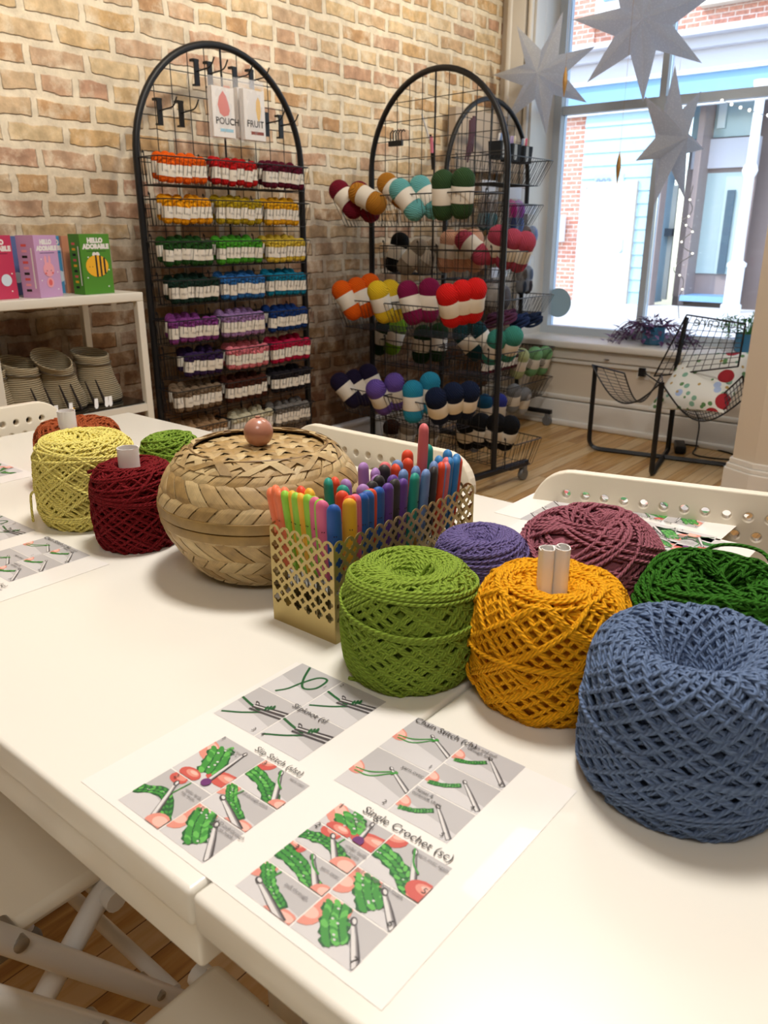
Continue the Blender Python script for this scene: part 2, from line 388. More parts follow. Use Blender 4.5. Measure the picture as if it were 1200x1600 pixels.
# window frame and panes
M_FRAME = mat('pale_blue_grey_frame_paint', 'c3cdd6', .45)
def glass_mat():
    m = bpy.data.materials.new('window_glass'); m.use_nodes = True; n = m.node_tree.nodes; L = m.node_tree.links; n.clear()
    o = n.new('ShaderNodeOutputMaterial'); t = n.new('ShaderNodeBsdfTransparent'); g = n.new('ShaderNodeBsdfGlossy'); x = n.new('ShaderNodeMixShader'); f = n.new('ShaderNodeFresnel')
    f.inputs[0].default_value = 1.3; g.inputs['Roughness'].default_value = .02; t.inputs[0].default_value = (.96, .98, 1, 1)
    L.new(f.outputs[0], x.inputs[0]); L.new(t.outputs[0], x.inputs[1]); L.new(g.outputs[0], x.inputs[2]); L.new(x.outputs[0], o.inputs[0]); return m
M_GLASS = glass_mat()
fr_ = 0; mu = PY(1020, 330, GLASSY).x; trz = PY(945, 168, GLASSY).z
fr = MB()
fr.box((jx+.03, GLASSY, 1.78), (.06, .08, 2.6)); fr.box((mu, GLASSY, 1.78), (.035, .07, 2.6)); fr.box((1.56, GLASSY, 1.78), (.06, .08, 2.6)); fr.box((.35, GLASSY, 1.78), (.035, .07, 2.6))
fr.box(((jx+1.6)/2, GLASSY, SILLZ+.02), (1.6-jx, .074, .05)); fr.box(((jx+1.6)/2, GLASSY, trz), (1.6-jx, .06, .045)); fr.box(((jx+1.6)/2, GLASSY, 3.05), (1.6-jx, .074, .06))
struct('trim_4', MB().box((jx+.006, WY+.15, 1.8), (.012, .30, 2.6)), M_TRIM, smooth=False)
wf = struct('window_1', fr, M_FRAME, smooth=False)
gl = MB()
for (a, b) in ((jx+.06, mu-.018), (mu+.018, .33), (.37, 1.53)):
    gl.box(((a+b)/2, GLASSY+.005, (SILLZ+.045+trz-.022)/2), (b-a, .006, trz-.022-SILLZ-.045)); gl.box(((a+b)/2, GLASSY+.005, (trz+.022+3.02)/2), (b-a, .006, 3.02-trz-.022))
g = gl.build('window_pane', M_GLASS, wf, smooth=False)
# angled storefront return on the right
p0 = PZ(1124, 772, 0); p0 = Vector((p0.x, p0.y)); ang = math.radians(-27)
p1 = p0+Vector((math.cos(ang), math.sin(ang)))*.14; p2 = p1+Vector((2.6, 0))
def pl(off, z0, z1):
    a = Vector((p0.x-off, p0.y-off*.3)); b = Vector((p1.x-off*.25, p1.y-off)); c = Vector((p2.x, p2.y-off))
    return MB().prism([(a.x, a.y), (b.x, b.y), (c.x, c.y), (c.x, c.y+.25+off), (p0.x+.3, p0.y+.25), (a.x, p0.y+.25)], z0, z1)
w = pl(-.03, 0, CEIL); struct('wall_return', w, M_PAINT, smooth=False)
bq = pl(.0, 0, .13)
for (o_, z0, z1) in ((-.008, .13, .15), (-.018, .15, .175)):
    q = pl(o_, z0, z1); bq.add(q.v, q.f)
q = pl(.012, 0, .03); bq.add(q.v, q.f)
struct('baseboard_return', bq, M_TRIM, smooth=False, bevel=.004)
# ------------------------------------------------------------------ tables
M_TABLE = mat('warm_white_laminate', 'ebe7dc', .32, coat=.15)
def table(x0, x1, label, apron_to=None):
    t = thing('folding_table', label, 'table', ((x0+x1)/2, .588, 0), group=None)
    cx = 0
    top = MB(); top.rbox((0, 0, TZ-.0145), (x1-x0-.001, .752, .029), .004); top.build('tabletop', M_TABLE, t)
    hx = (x1-x0)/2; f = MB()
    for sy in (-1, 1): f.rbox((0, sy*.345, TZ-.029-.028), (2*hx-.03 if apron_to else 2*hx-.16, .035, .056), .004)
    for sx in (-1, 1): f.rbox((sx*(hx-.035 if apron_to else hx-.1), 0, TZ-.029-.028), (.035, .68, .056), .004)
    f.build('apron', M_TABLE, t)
    for sx in (-1, 1):
        for sy in (-1, 1):
            l = MB(); l.lathe([(.022, 0), (.022, .02), (.017, .03), (.02, .69), (.03, .70), (.03, TZ-.03)], (sx*(hx-.18), sy*.15, 0), 16); l.build('leg', M_TABLE, t)
    return t
table(-1.512, -.324, 'white laminate table carrying the woven basket and the far cakes', True)
table(-.3235, .88, 'nearer white laminate table carrying the dusty blue yarn cake')
# ------------------------------------------------------------------ yarn cakes
def catmull(P, n):
    P = [np.array(p, float) for p in P]; out = []
    Q = [2*P[0]-P[1]]+P+[2*P[-1]-P[-2]]
    for i in range(1, len(Q)-2):
        for k in range(n):
            t = k/n; a, b, c, d = Q[i-1], Q[i], Q[i+1], Q[i+2]
            out.append(.5*((2*b)+(-a+c)*t+(2*a-5*b+4*c-d)*t*t+(-a+3*b-3*c+d)*t**3))
    out.append(P[-1]); return np.array(out)
class Cake:
    def __init__(s, r, h, hole=.16, dip=.22, prof=None, sq=(1, 1)):
        # profile from underside hole edge, round the side, over the shoulder and down into the hole
        base = prof or [(.20, .012), (.55, .0), (.80, .015), (.93, .10), (.985, .26), (1.0, .45), (.99, .65), (.96, .80), (.88, .925), (.74, .985), (.58, .985), (.42, .945), (.30, .87), (hole, 1-dip-.1)]
        P = catmull([(a*r, b*h) for a, b in base], 10); s.P = P; s.sq = sq
        d = np.concatenate([[0], np.cumsum(np.linalg.norm(np.diff(P, axis=0), axis=1))]); s.s = d/d[-1]; s.len = d[-1]
        T = np.gradient(P, axis=0); T /= np.linalg.norm(T, axis=1)[:, None]
        s.N = np.stack([T[:, 1], -T[:, 0]], 1)   # outward
        s.r, s.h = r, h
    def at(s, t, th, off):
        t = np.clip(t, 0, 1)
        r = np.interp(t, s.s, s.P[:, 0]); z = np.interp(t, s.s, s.P[:, 1])
        nr = np.interp(t, s.s, s.N[:, 0]); nz = np.interp(t, s.s, s.N[:, 1])
        r = r+nr*off; z = z+nz*off
        return np.stack([r*np.cos(th)*s.sq[0], r*np.sin(th)*s.sq[1], z], -1)
def wobble(n, amp, seed, per=9):
    rg = np.random.RandomState(seed); k = rg.rand(max(4, n//per)+3)-.5
    return np.interp(np.linspace(0, len(k)-1, n), np.arange(len(k)), k)*2*amp
def make_cake(name, label, color, pos, r, h, yr=.00172, seed=1, passes=None, hole=.16, dip=.25, tilt=(0, 0), rz=0, extra=None, prof=None, dark=.45, cat='yarn cake', sq=(1, 1), sides=6):
    ck = Cake(r-yr*2.6, h-yr*2.6, hole, dip, prof, sq)
    rg = np.random.RandomState(seed); mb = MB(); M_ = yarn_mat('wool_'+color, color, dark=dark)
    # core
    n = 48; TH = np.linspace(0, 2*PI, n, endpoint=False); rings = np.linspace(0, 1, 40)
    V = []
    for t in rings: V.extend(ck.at(np.full(n, t), TH, np.full(n, -.0006)))
    F = [(i*n+j, i*n+(j+1) % n, (i+1)*n+(j+1) % n, (i+1)*n+j) for i in range(39) for j in range(n)]
    F.append(tuple(reversed(range(n)))); F.append(tuple(39*n+j for j in range(n)))
    mb.add(V, F, 0, [tuple((0, 0) for _ in f) for f in F])
    passes = passes or [(.50, .49, .47, 74, 0.0), (.50, .47, .53, 56, 1.1), (.5, .46, .485, 26, 2.0)]
    for pi_, (c, A, k, turns, lay) in enumerate(passes):
        ppt = 44; turns = int(turns*1.45); N = int(turns*ppt); th = np.linspace(0, turns*2*PI, N)+rg.rand()*6
        amp = A*(1+wobble(N, .06, seed*7+pi_, 110)); eps = (0.618/turns)*2.0
        t = c+amp*np.sin((k+eps*.31)*th+rg.rand()*6)+wobble(N, .004, seed*5+pi_, 14)
        off = yr*(1+lay)*(1+0*th)+np.linspace(0, yr*.7, N)+wobble(N, yr*.22, seed*3+pi_, 9)
        mb.tube(ck.at(t, th, off), yr, sides, mi=0, caps=True, uvlen=.0056)
    if extra: extra(mb, ck, yr, rg)
    o = mb.build(name, M_, smooth=True, angle=80)
    o.location = pos; o.rotation_euler = (tilt[0], tilt[1], rz)
    tag(o, label, cat); return o
def belt(mb, ck, yr, t0, turns, drift, lay, seed, amp=.04, a0=0):
    N = int(turns*44); th = np.linspace(0, turns*2*PI, N)+a0
    t = t0+np.linspace(0, drift, N)+amp*np.sin(th+seed)+wobble(N, .012, seed, 30)
    mb.tube(ck.at(t, th, np.full(N, yr*(1+lay))+np.linspace(0, yr*.8, N)), yr, 6, uvlen=.0056)
def loop3(mb, pts, yr, n=8):
    P = catmull(pts, n); mb.tube(P, yr, 7, uvlen=.0056)
# lime green, with a loose tail on the table and a twist standing in the hole
def ex_lime(mb, ck, yr, rg):
    belt(mb, ck, yr, .66, 5, .05, 2.6, 3, .03); belt(mb, ck, yr, .56, 3, .02, 2.8, 5, .045); belt(mb, ck, yr, .74, 6, .08, 2.2, 8, .02)
    for k in range(3): belt(mb, ck, yr, .80+.03*k, 3, .03, 1.6, 11+k, .015)
    # the twist of yarn in the hole
    P = [(.004, .002, ck.h*.78), (.010, .004, ck.h*.92), (.016, .008, ck.h*1.02), (.013, .013, ck.h*1.06), (.006, .012, ck.h*.98), (.000, .006, ck.h*.82)]
    loop3(mb, P, yr)
    # tail: leaves the foot at the front right, runs along the table to the left
    tail = [PT(742, 1046), PT(720, 1062), PT(690, 1075), PT(650, 1083), PT(615, 1081), PT(585, 1073), PT(562, 1066), PT(545, 1062)]
    c = Vector(LIME)
    loop3(mb, [(p.x-c.x, p.y-c.y, yr*1.05) for p in tail], yr)
LIME = (-.384, .505, TZ)
make_cake('yarn_cake', 'tall lime green yarn cake with a loose tail, beside the gold perforated box', '8ba63a', LIME, .060, .098, seed=3, extra=ex_lime, hole=.10, dip=.10, yr=.00172)
# golden yellow with folded paper core
def ex_gold(mb, ck, yr, rg):
    belt(mb, ck, yr, .72, 4, .05, 2.4, 6, .05); belt(mb, ck, yr, .40, 2, .02, 2.8, 9, .06)
    for k in range(4): belt(mb, ck, yr, .78+.03*k, 2.5, .03, 1.6, 21+k, .02)
    h = ck.h
    loop3(mb, [(.045, -.01, h*.93), (.032, -.030, h*1.00), (.006, -.030, h*1.02), (-.012, -.018, h*1.0), (-.028, .006, h*1.0), (-.045, .012, h*.97)], yr)
    # slack strand at the left foot
    loop3(mb, [(-.050, -.040, h*.46), (-.0565, -.040, h*.40), (-.060, -.034, h*.32), (-.058, -.036, h*.24), (-.050, -.045, h*.18), (-.040, -.052, h*.16)], yr)
GOLD = (-.268, .545, TZ)
make_cake('yarn_cake', 'golden yellow yarn cake with a curled white paper core sticking up', 'f7ae12', GOLD, .064, .105, seed=5, extra=ex_gold, hole=.20, dip=.3, passes=[(.5, .49, .44, 60, 0), (.5, .47, .56, 44, 1.1), (.5, .46, .46, 26, 2.0)])
def roll_paper(name, label, pos, rz=0):
    t = MB(); H = .038
    def sheet(path, z0, z1, th=.0004):
        P = catmull(path, 8); n = len(P); T = np.gradient(P, axis=0); T /= np.linalg.norm(T, axis=1)[:, None]; Nn = np.stack([-T[:, 1], T[:, 0]], 1)
        V = [(*(P[i]+Nn[i]*th), z) for z in (z0, z1) for i in range(n)]+[(*(P[i]-Nn[i]*th), z) for z in (z0, z1) for i in range(n)]
        F = []
        for i in range(n-1):
            F += [(i, i+1, n+i+1, n+i), (2*n+i, 3*n+i, 3*n+i+1, 2*n+i+1), (n+i, n+i+1, 3*n+i+1, 3*n+i), (i, 2*n+i, 2*n+i+1, i+1)]
        F += [(0, n, 3*n, 2*n), (n-1, 3*n-1, 4*n-1, 2*n-1)]
        t.add(V, F)
    if name == 'double':
        sheet([(-.011, -.004), (-.009, -.008), (-.003, -.009), (-.001, -.005), (-.001, .003), (.001, -.004), (.006, -.009), (.0115, -.006), (.0115, .003), (.007, .007), (.003, .004), (.004, -.001)], -.03, H)
        sheet([(-.011, -.004), (-.0115, .004), (-.006, .008), (.001, .007), (.006, .0085)], -.03, H-.002)
    else:
        r = .0125; sheet([(r*math.cos(a), r*math.sin(a)) for a in np.linspace(0, 2*PI*1.15, 16)], -.03, H*.62)
    o = t.build('paper_core', mat('white_paper', 'f6f4f1', .7), smooth=True, loc=pos); o.rotation_euler = (0, 0, rz); tag(o, label, 'paper tube'); return o
roll_paper('double', 'flattened white paper roll curled double in the golden yellow yarn cake', (GOLD[0]-.004, GOLD[1]+.004, TZ+.093), math.radians(38))
# big dusty blue
def ex_blue(mb, ck, yr, rg):
    belt(mb, ck, yr, .36, 3.2, .03, 2.6, 4, .05); belt(mb, ck, yr, .25, 2, .02, 2.6, 14, .03)
BLUE = (-.138, .505, TZ)
make_cake('yarn_cake', 'large dusty blue yarn cake with a wide sunken hole, nearest the camera', '6b80a3', BLUE, .072, .113, seed=9, extra=ex_blue, hole=.24, dip=.42, yr=.00172,
    prof=[(.26, .012), (.58, .0), (.82, .012), (.95, .08), (1.0, .22), (1.0, .42), (.985, .62), (.965, .78), (.92, .89), (.84, .965), (.73, .985), (.60, .94), (.48, .86), (.38, .74), (.30, .60), (.25, .40)],
    passes=[(.5, .49, .42, 66, 0), (.5, .48, .58, 50, 1.1), (.5, .485, .445, 34, 2.0)])
cr = MB(); cr.lathe([(.013, 0), (.0135, .062), (.012, .062), (.0115, 0)], (0, 0, 0), 24)
tag(cr.build('paper_core', mat('white_paper', 'f6f4f1', .7), loc=(BLUE[0]+.0, BLUE[1], TZ+.002)), 'white paper tube deep in the hole of the dusty blue yarn cake', 'paper tube')
make_cake('yarn_cake', 'small purple yarn cake wedged between the gold box and the lime cake', '6e6296', (-.397, .640, TZ), .048, .083, seed=12, hole=.12, dip=.05, yr=.00172,
    extra=lambda mb, ck, yr, rg: [belt(mb, ck, yr, .6+.05*k, 3, .05, 1.8, 30+k, .03) for k in range(5)])
# dusty rose ball, wide and soft
def ex_rose(mb, ck, yr, rg):
    h = ck.h; r = ck.r
    for k in range(9):
        a = rg.rand()*6; N = 60; th = np.linspace(a, a+2.2+rg.rand()*1.6, N)
        t = .5+.06+.42*np.sin(np.linspace(-1.1+rg.rand()*.4, 1.4, N)); mb.tube(ck.at(t, th, np.full(N, yr*(3.2+.5*k/9))), yr, 6, uvlen=.0056)
    loop3(mb, [(-.050, .02, h*.86), (-.046, .000, h*1.0), (-.03, -.018, h*1.06), (.0, -.022, h*1.05), (.03, -.012, h*1.03), (.055, .006, h*.9), (.066, .01, h*.72)], yr)
make_cake('yarn_cake', 'dusty rose yarn ball, wide and loosely wound, behind the golden yellow cake', 'a05f6c', (-.322, .735, TZ), .077, .092, seed=15, hole=.22, dip=.2, yr=.0019, tilt=(math.radians(3), math.radians(-3)), extra=ex_rose,
    prof=[(.2, .03), (.5, .0), (.78, .08), (.94, .25), (1.0, .45), (.96, .66), (.84, .84), (.66, .96), (.48, .98), (.34, .90), (.22, .72)],
    passes=[(.5, .49, .31, 50, 0), (.5, .48, .66, 40, 1.1), (.52, .46, .36, 20, 2.1)])
# tangled dark green
def ex_dg(mb, ck, yr, rg):
    h = ck.h
    for k in range(26):
        a = rg.rand()*6.28; N = 40; sw = .7+rg.rand()*1.6; th = np.linspace(a, a+sw, N)
        t = .66+(rg.rand()-.5)*.30+(.05+.14*rg.rand())*np.sin(np.linspace(0, 3.0+rg.rand(), N)); off = yr*(2.5+3.0*rg.rand())*np.sin(np.linspace(.3, 2.9, N))+yr*1.5
        mb.tube(ck.at(t, th, off), yr, 6, uvlen=.0056)
    loop3(mb, [(-.045, .03, h*.86), (-.02, .040, h*1.18), (.02, .030, h*1.30), (.04, .0, h*1.12), (.02, -.02, h*.98), (.0, -.012, h*1.1), (.006, .008, h*1.22), (.03, .018, h*1.1), (.05, .0, h*.9)], yr)
    loop3(mb, [(-.030, -.050, h*.45), (-.033, -.046, h*.75), (-.034, -.03, h*1.04), (-.036, -.002, h*1.12), (-.03, .03, h*1.06)], yr)
make_cake('yarn_cake', 'dark green tangled yarn ball with loops standing off, behind the dusty blue cake', '2f6b12', (-.186, .712, TZ), .074, .078, seed=18, hole=.30, dip=.3, yr=.0018, extra=ex_dg, tilt=(0, math.radians(4)),
    prof=[(.2, .03), (.5, .0), (.8, .08), (.95, .28), (1.0, .5), (.93, .75), (.78, .93), (.6, .99), (.46, .90), (.38, .65), (.34, .35)],
    passes=[(.5, .49, .21, 44, 0), (.5, .48, .29, 36, 1.0), (.56, .42, .17, 26, 2.0)])
# far end
def ex_y(mb, ck, yr, rg):
    for k in range(6): belt(mb, ck, yr, .60+.045*k, 2.5, .03, 1.9, 40+k, .04)
    belt(mb, ck, yr, .30, 3, .03, 2.4, 50, .03)
    loop3(mb, [(-.030, -.058, ck.h*.42), (-.042, -.060, ck.h*.36), (-.047, -.060, ck.h*.2), (-.044, -.062, ck.h*.06), (-.040, -.064, .003)], yr)
YEL = (-.963, .54, TZ)
make_cake('yarn_cake', 'pale lemon yellow yarn cake in front of the rust orange one', 'fdee86', YEL, .066, .116, seed=21, hole=.14, dip=.15, yr=.00172, extra=ex_y, passes=[(.5, .49, .42, 50, 0), (.5, .47, .58, 36, 1.1), (.5, .46, .45, 18, 2.0)])
def ex_r(mb, ck, yr, rg):
    for k in range(9): belt(mb, ck, yr, .52+.045*k, 2.2, .04, 2.0, 60+k, .035)
    h = ck.h
    loop3(mb, [(-.020, -.030, h*.98), (-.040, -.034, h*.95), (-.050, -.030, h*.90), (-.047, -.022, h*.93), (-.03, -.016, h*1.0)], yr)
    loop3(mb, [(-.045, -.024, h*.60), (-.0535, -.020, h*.53), (-.055, -.020, h*.44), (-.048, -.03, h*.40)], yr)
RED = (-.837, .53, TZ)
make_cake('yarn_cake', 'deep crimson red yarn cake beside the woven basket', '7a0d16', RED, .052, .102, seed=24, hole=.24, dip=.15, yr=.00172, extra=ex_r, passes=[(.5, .49, .42, 44, 0), (.5, .47, .58, 32, 1.1), (.5, .46, .45, 14, 2.0)])
roll_paper('tube', 'white paper tube sticking out of the crimson red yarn cake', (RED[0]-.006, RED[1]+.0, TZ+.098), 0)
make_cake('yarn_cake', 'rust orange yarn cake half hidden behind the lemon yellow one', 'a8522a', (-1.122, .622, TZ), .065, .098, seed=27, hole=.2, dip=.2, yr=.0018, passes=[(.5, .49, .42, 44, 0), (.5, .47, .58, 32, 1.1)])
roll_paper('tube', 'white paper tube standing in the rust orange yarn cake', (-1.098, .595, TZ+.098), 0)
make_cake('yarn_cake', 'small lime green yarn ball on the table behind the crimson cake', '86a63c', (-1.018, .716, TZ), .046, .073, seed=30, hole=.1, dip=.06, yr=.0018, passes=[(.5, .49, .3, 34, 0), (.5, .47, .38, 26, 1.1), (.6, .36, .12, 10, 2.0)])
make_cake('yarn_cake', 'mid blue yarn ball showing as a sliver behind the woven basket lid', '2f5f8f', (-.925, .745, TZ), .045, .070, seed=33, hole=.1, dip=.1, yr=.0018, passes=[(.5, .49, .42, 30, 0), (.5, .47, .58, 22, 1.1)])
# ------------------------------------------------------------------ woven bamboo basket
M_BAM = [mat('bamboo_strip_a', 'c4a672', .5, var=.25, bscale=90, bump=.2), mat('bamboo_strip_b', 'b08f58', .5, var=.3, bscale=90, bump=.2), mat('bamboo_strip_c', 'd3b986', .48, var=.2, bscale=90, bump=.2)]
M_BAND = mat('bamboo_band', 'a5854a', .45, var=.3, bscale=60, bump=.25)
def grain(m):
    # fibre lines along each strip, from the strip uv
    n = m.node_tree.nodes; L = m.node_tree.links; b = n['Principled BSDF']
    uv = n.new('ShaderNodeUVMap'); mp = n.new('ShaderNodeMapping'); mp.inputs['Scale'].default_value = (3, 60, 1); nz = n.new('ShaderNodeTexNoise'); nz.inputs['Scale'].default_value = 1.0; nz.inputs['Detail'].default_value = 4
    L.new(uv.outputs[0], mp.inputs[0]); L.new(mp.outputs[0], nz.inputs['Vector'])
    bp = n.new('ShaderNodeBump'); bp.inputs['Strength'].default_value = .5; bp.inputs['Distance'].default_value = .0006; L.new(nz.outputs['Fac'], bp.inputs['Height']); L.new(bp.outputs[0], b.inputs['Normal'])
    src = b.inputs['Base Color'].links[0].from_socket; mx = n.new('ShaderNodeMix'); mx.data_type = 'RGBA'; mx.blend_type = 'MULTIPLY'; mx.inputs[0].default_value = 1
    rp = n.new('ShaderNodeMapRange'); rp.inputs[1].default_value = .3; rp.inputs[2].default_value = .7; rp.inputs[3].default_value = .72; rp.inputs[4].default_value = 1.1; L.new(nz.outputs['Fac'], rp.inputs[0])
    L.new(src, mx.inputs[6]); L.new(rp.outputs[0], mx.inputs[7]); L.new(mx.outputs[2], b.inputs['Base Color'])
for m_ in M_BAM+[M_BAND]: grain(m_)
def surf(prof):
    P = catmull(prof, 12); d = np.concatenate([[0], np.cumsum(np.linalg.norm(np.diff(P, axis=0), axis=1))])
    T = np.gradient(P, axis=0); T /= np.linalg.norm(T, axis=1)[:, None]; N = np.stack([T[:, 1], -T[:, 0]], 1)
    return P, d, N
def weave(mb, prof, n=34, slope=1.15, amp=.0010, width=.90, steps=110):
    """twill of two diagonal strip families over a surface of revolution"""
    P, d, N = surf(prof); Lt = d[-1]
    # conformal-ish coordinate so strips keep ~45 degrees: dphi = ds/r
    q = np.concatenate([[0], np.cumsum(np.diff(d)/np.maximum((P[1:, 0]+P[:-1, 0])/2, .01))]); Q = q[-1]
    cell = 2*PI/n
    for fam in (1, -1):
        for k in range(n):
            t = np.linspace(0, 1, steps); qq = t*Q; s = np.interp(qq, q, d)
            phi = k*cell+fam*qq*slope
            # rows of parallel floats: one family on top for two crossings, then the other
            w = fam*np.sin(PI/2*(2*qq*slope/cell)+PI/4+.35*np.sin(k*2.4)*0)
            w = np.clip(w*1.8, -1, 1)
            r = np.interp(s, d, P[:, 0]); z = np.interp(s, d, P[:, 1]); nr = np.interp(s, d, N[:, 0]); nz = np.interp(s, d, N[:, 1])
            off = amp*w
            hw = width*cell/2*math.cos(math.atan(slope))/math.cos(math.atan(slope)) 
            rows = []
            for e, tk in ((-1, 0), (-.35, .00035), (.35, .00035), (1, 0)):
                ph_ = phi+e*hw; oo = off+tk
                rows.append(np.stack([(r+nr*oo)*np.cos(ph_), (r+nr*oo)*np.sin(ph_), z+nz*oo], -1))
            rb = [rows[0]-np.stack([nr*np.cos(phi), nr*np.sin(phi), nz], -1)*.0007, rows[3]-np.stack([nr*np.cos(phi), nr*np.sin(phi), nz], -1)*.0007]
            allr = [rb[0]]+rows+[rb[1]]
            V = np.stack(allr, 1).reshape(-1, 3); m = 6; F = []; U = []
            for i in range(steps-1):
                for j in range(m-1):
                    F.append((i*m+j, i*m+j+1, (i+1)*m+j+1, (i+1)*m+j)); a, b = s[i]/.1, s[i+1]/.1; kk = k*.37+fam
                    U.append(((a+k, kk+j/m), (a+k, kk+(j+1)/m), (b+k, kk+(j+1)/m), (b+k, kk+j/m)))
            mi = random.choice((0, 0, 1, 2, 2) if fam == 1 else (0, 1, 1, 0, 2))
            mb.add(V, F, mi, U)
BK = (-.659, .581, TZ); BR = .1165
bk = thing('bamboo_basket', 'round lidded basket woven from bamboo strips with a pink wooden bead knob', 'basket', BK, .3)
lower = [(.045, .001), (.068, .004), (.082, .014), (.098, .036), (.109, .056), (.1135, .070)]
body = MB(); weave(body, lower, n=30, slope=.95)
core = MB(); core.lathe([(a-.0018, b+.0006) for a, b in lower], n=48, capt=False); 
bo = body.build('body', M_BAM, bk, angle=60)
core.build('lining', mat('dark_bamboo_lining', '5d4527', .8), bk)
bd = MB(); 
for (z0, z1, rr) in ((.068, .079, .1150), (.0795, .092, .1165)):
    bd.lathe([(rr-.002, z0), (rr, z0+.0008), (rr+.0006, (z0+z1)/2), (rr, z1-.0008), (rr-.002, z1)], n=96, capb=False, capt=False)
bd.build('rim_band', M_BAND, bk)
lid = thing('lid', None, None); lid.parent = bk
upper = [(.1145, .088), (.1135, .098), (.108, .113), (.099, .127), (.089, .1375), (.080, .1435), (.075, .1445)]
lm = MB(); weave(lm, upper, n=30, slope=.95)
c2 = MB(); c2.lathe([(a-.0018, b-.0006) for a, b in upper], n=48, capb=False, capt=False)
lm.build('lid_weave', M_BAM, lid, angle=60); c2.build('lid_lining', mat('dark_bamboo_lining', '5d4527', .8), lid)
# recessed square-plaited centre
cz = .1395; ce = MB(); w = .0155; R = .0765
for fam in (0, 1):
    for k in range(-5, 6):
        y = k*w*.98; ln = math.sqrt(max(R*R-y*y, 0)); 
        if ln < .01: continue
        m_ = 40; V = []; U = []; F = []
        for i in range(m_+1):
            x = -ln+2*ln*i/m_; ph = math.sin(PI*(x/(w*.98)*1.0)+PI*(k+fam)); ph = max(-1, min(1, ph*2)); z = cz+.0009*ph*(1 if fam == 0 else 1)+.0035*(1-(x*x+y*y)/R/R)
            for (e, tk) in ((-1, -.0004), (-.9, .0003), (.9, .0003), (1, -.0004)):
                V.append((x, y+e*w*.45, z+tk) if fam == 0 else (y+e*w*.45, x, z+tk))
        for i in range(m_):
            for j in range(3):
                F.append((i*4+j, i*4+j+1, (i+1)*4+j+1, (i+1)*4+j) if fam else (i*4+j, (i+1)*4+j, (i+1)*4+j+1, i*4+j+1)); U.append(((i/9+k, j/4+k), (i/9+k, (j+1)/4+k), ((i+1)/9+k, (j+1)/4+k), ((i+1)/9+k, j/4+k)) if fam else ((i/9+k, j/4+k), ((i+1)/9+k, j/4+k), ((i+1)/9+k, (j+1)/4+k), (i/9+k, (j+1)/4+k)))
        ce.add(V, F, random.choice((0, 1, 2)), U)
ce.build('lid_centre', M_BAM, lid, angle=60)
# strips fanning over the shoulder into the recess
sh = MB()
for k in range(36):
    a = 2*PI*k/36; dlt = .55; V = []; U = []; F = []; m_ = 12
    for i in range(m_+1):
        t = i/m_; rr = .094-.021*t; z = .1352+.0105*math.sin(PI*min(1, t*1.02)*.62)-.0*t; aa = a+dlt*t*(1 if k % 2 else -.55); off = .0014 if (k % 4 < 2) else .0006
        for e in (-1, 1):
            q = aa+e*.075; V.append((rr*math.cos(q), rr*math.sin(q), z+off))
    for i in range(m_): F.append((i*2, i*2+1, i*2+3, i*2+2)); U.append(((i/6+k, 0), (i/6+k, 1), ((i+1)/6+k, 1), ((i+1)/6+k, 0)))
    sh.add(V, F, k % 3, U)
sh.build('shoulder_strips', M_BAM, lid, angle=60)
rm = MB(); rm.tube([(.0765*math.cos(a), .0765*math.sin(a), .1462+.0006*math.sin(a*5)) for a in np.linspace(0, 2*PI, 72, endpoint=False)], .0013, 6, closed=True)
rm.tube([(.0745*math.cos(a), .0745*math.sin(a), .1448) for a in np.linspace(0, 2*PI, 72, endpoint=False)], .0012, 6, closed=True)
rm.build('lid_rim', mat('dark_bamboo_edge', '7a5d34', .5), lid)
kb = MB(); kb.sphere((0, 0, .1435+.0165), .0165, 32); kb.lathe([(.003, .142), (.003, .178)], n=10); kb.build('knob', mat('pink_wooden_bead', 'b9806a', .3, coat=.5, var=.12, bscale=25), lid)
# ------------------------------------------------------------------ perforated gold box with crochet hooks
M_GOLD = mat('brushed_gold_metal', 'b9a56e', .40, metal=.75, bump=.04, bscale=300)
BX0, BX1, BY0, BY1, BH = -.547, -.462, .490, .722, .104
def quatre(cx, cy, a, n=6):
    """outline of a four-lobed flower"""
    out = []
    for q in range(4):
        c = q*PI/2; ox, oy = cx+math.cos(c)*a*.55, cy+math.sin(c)*a*.55
        for k in range(n+1):
            t = c-1.75+3.5*k/n; out.append((ox+math.cos(t)*a*.48, oy+math.sin(t)*a*.48))
    return out
def panel(name, L, nc, parent, X):
    """scalloped panel L long with flower holes, filled as a 2d curve and given thickness"""
    cu = bpy.data.curves.new('p', 'CURVE'); cu.dimensions = '2D'; cu.fill_mode = 'BOTH'; cu.extrude = .0004
    def spl(pts):
        sp = cu.splines.new('POLY'); sp.points.add(len(pts)-1)
        for i, p in enumerate(pts): sp.points[i].co = (p[0], p[1], 0, 1)
        sp.use_cyclic_u = True
    pit = L/nc; out = [(0, 0), (L, 0), (L, BH-pit*.5)]; 
    for i in range(nc-1, -1, -1):
        cx = (i+.5)*pit
        for k in range(9):
            t = .12*PI+(.76*PI)*k/8; out.append((cx+math.cos(t)*pit*.53, BH-pit*.53+math.sin(t)*pit*.53))
    out.append((0, BH-pit*.5)); spl(out)
    rows = int((BH-.022)/pit+.5)
    for j in range(rows):
        y = BH-pit*.52-j*pit
        if y-pit*.5 < .014: break
        for i in range(nc):
            spl(quatre((i+.5)*pit, y, pit*.36))
        if y-pit*.5 > .022:
            for i in range(1, nc): spl(quatre(i*pit, y-pit*.5, pit*.225, 4))
    ob = bpy.data.objects.new('p', cu); me = bpy.data.meshes.new_from_object(ob)
    mb = MB(); mb.add([X(*v.co) for v in me.vertices], [tuple(p.vertices) for p in me.polygons])
    bpy.data.objects.remove(ob); bpy.data.meshes.remove(me)
    return mb.build(name, M_GOLD, parent, smooth=False)
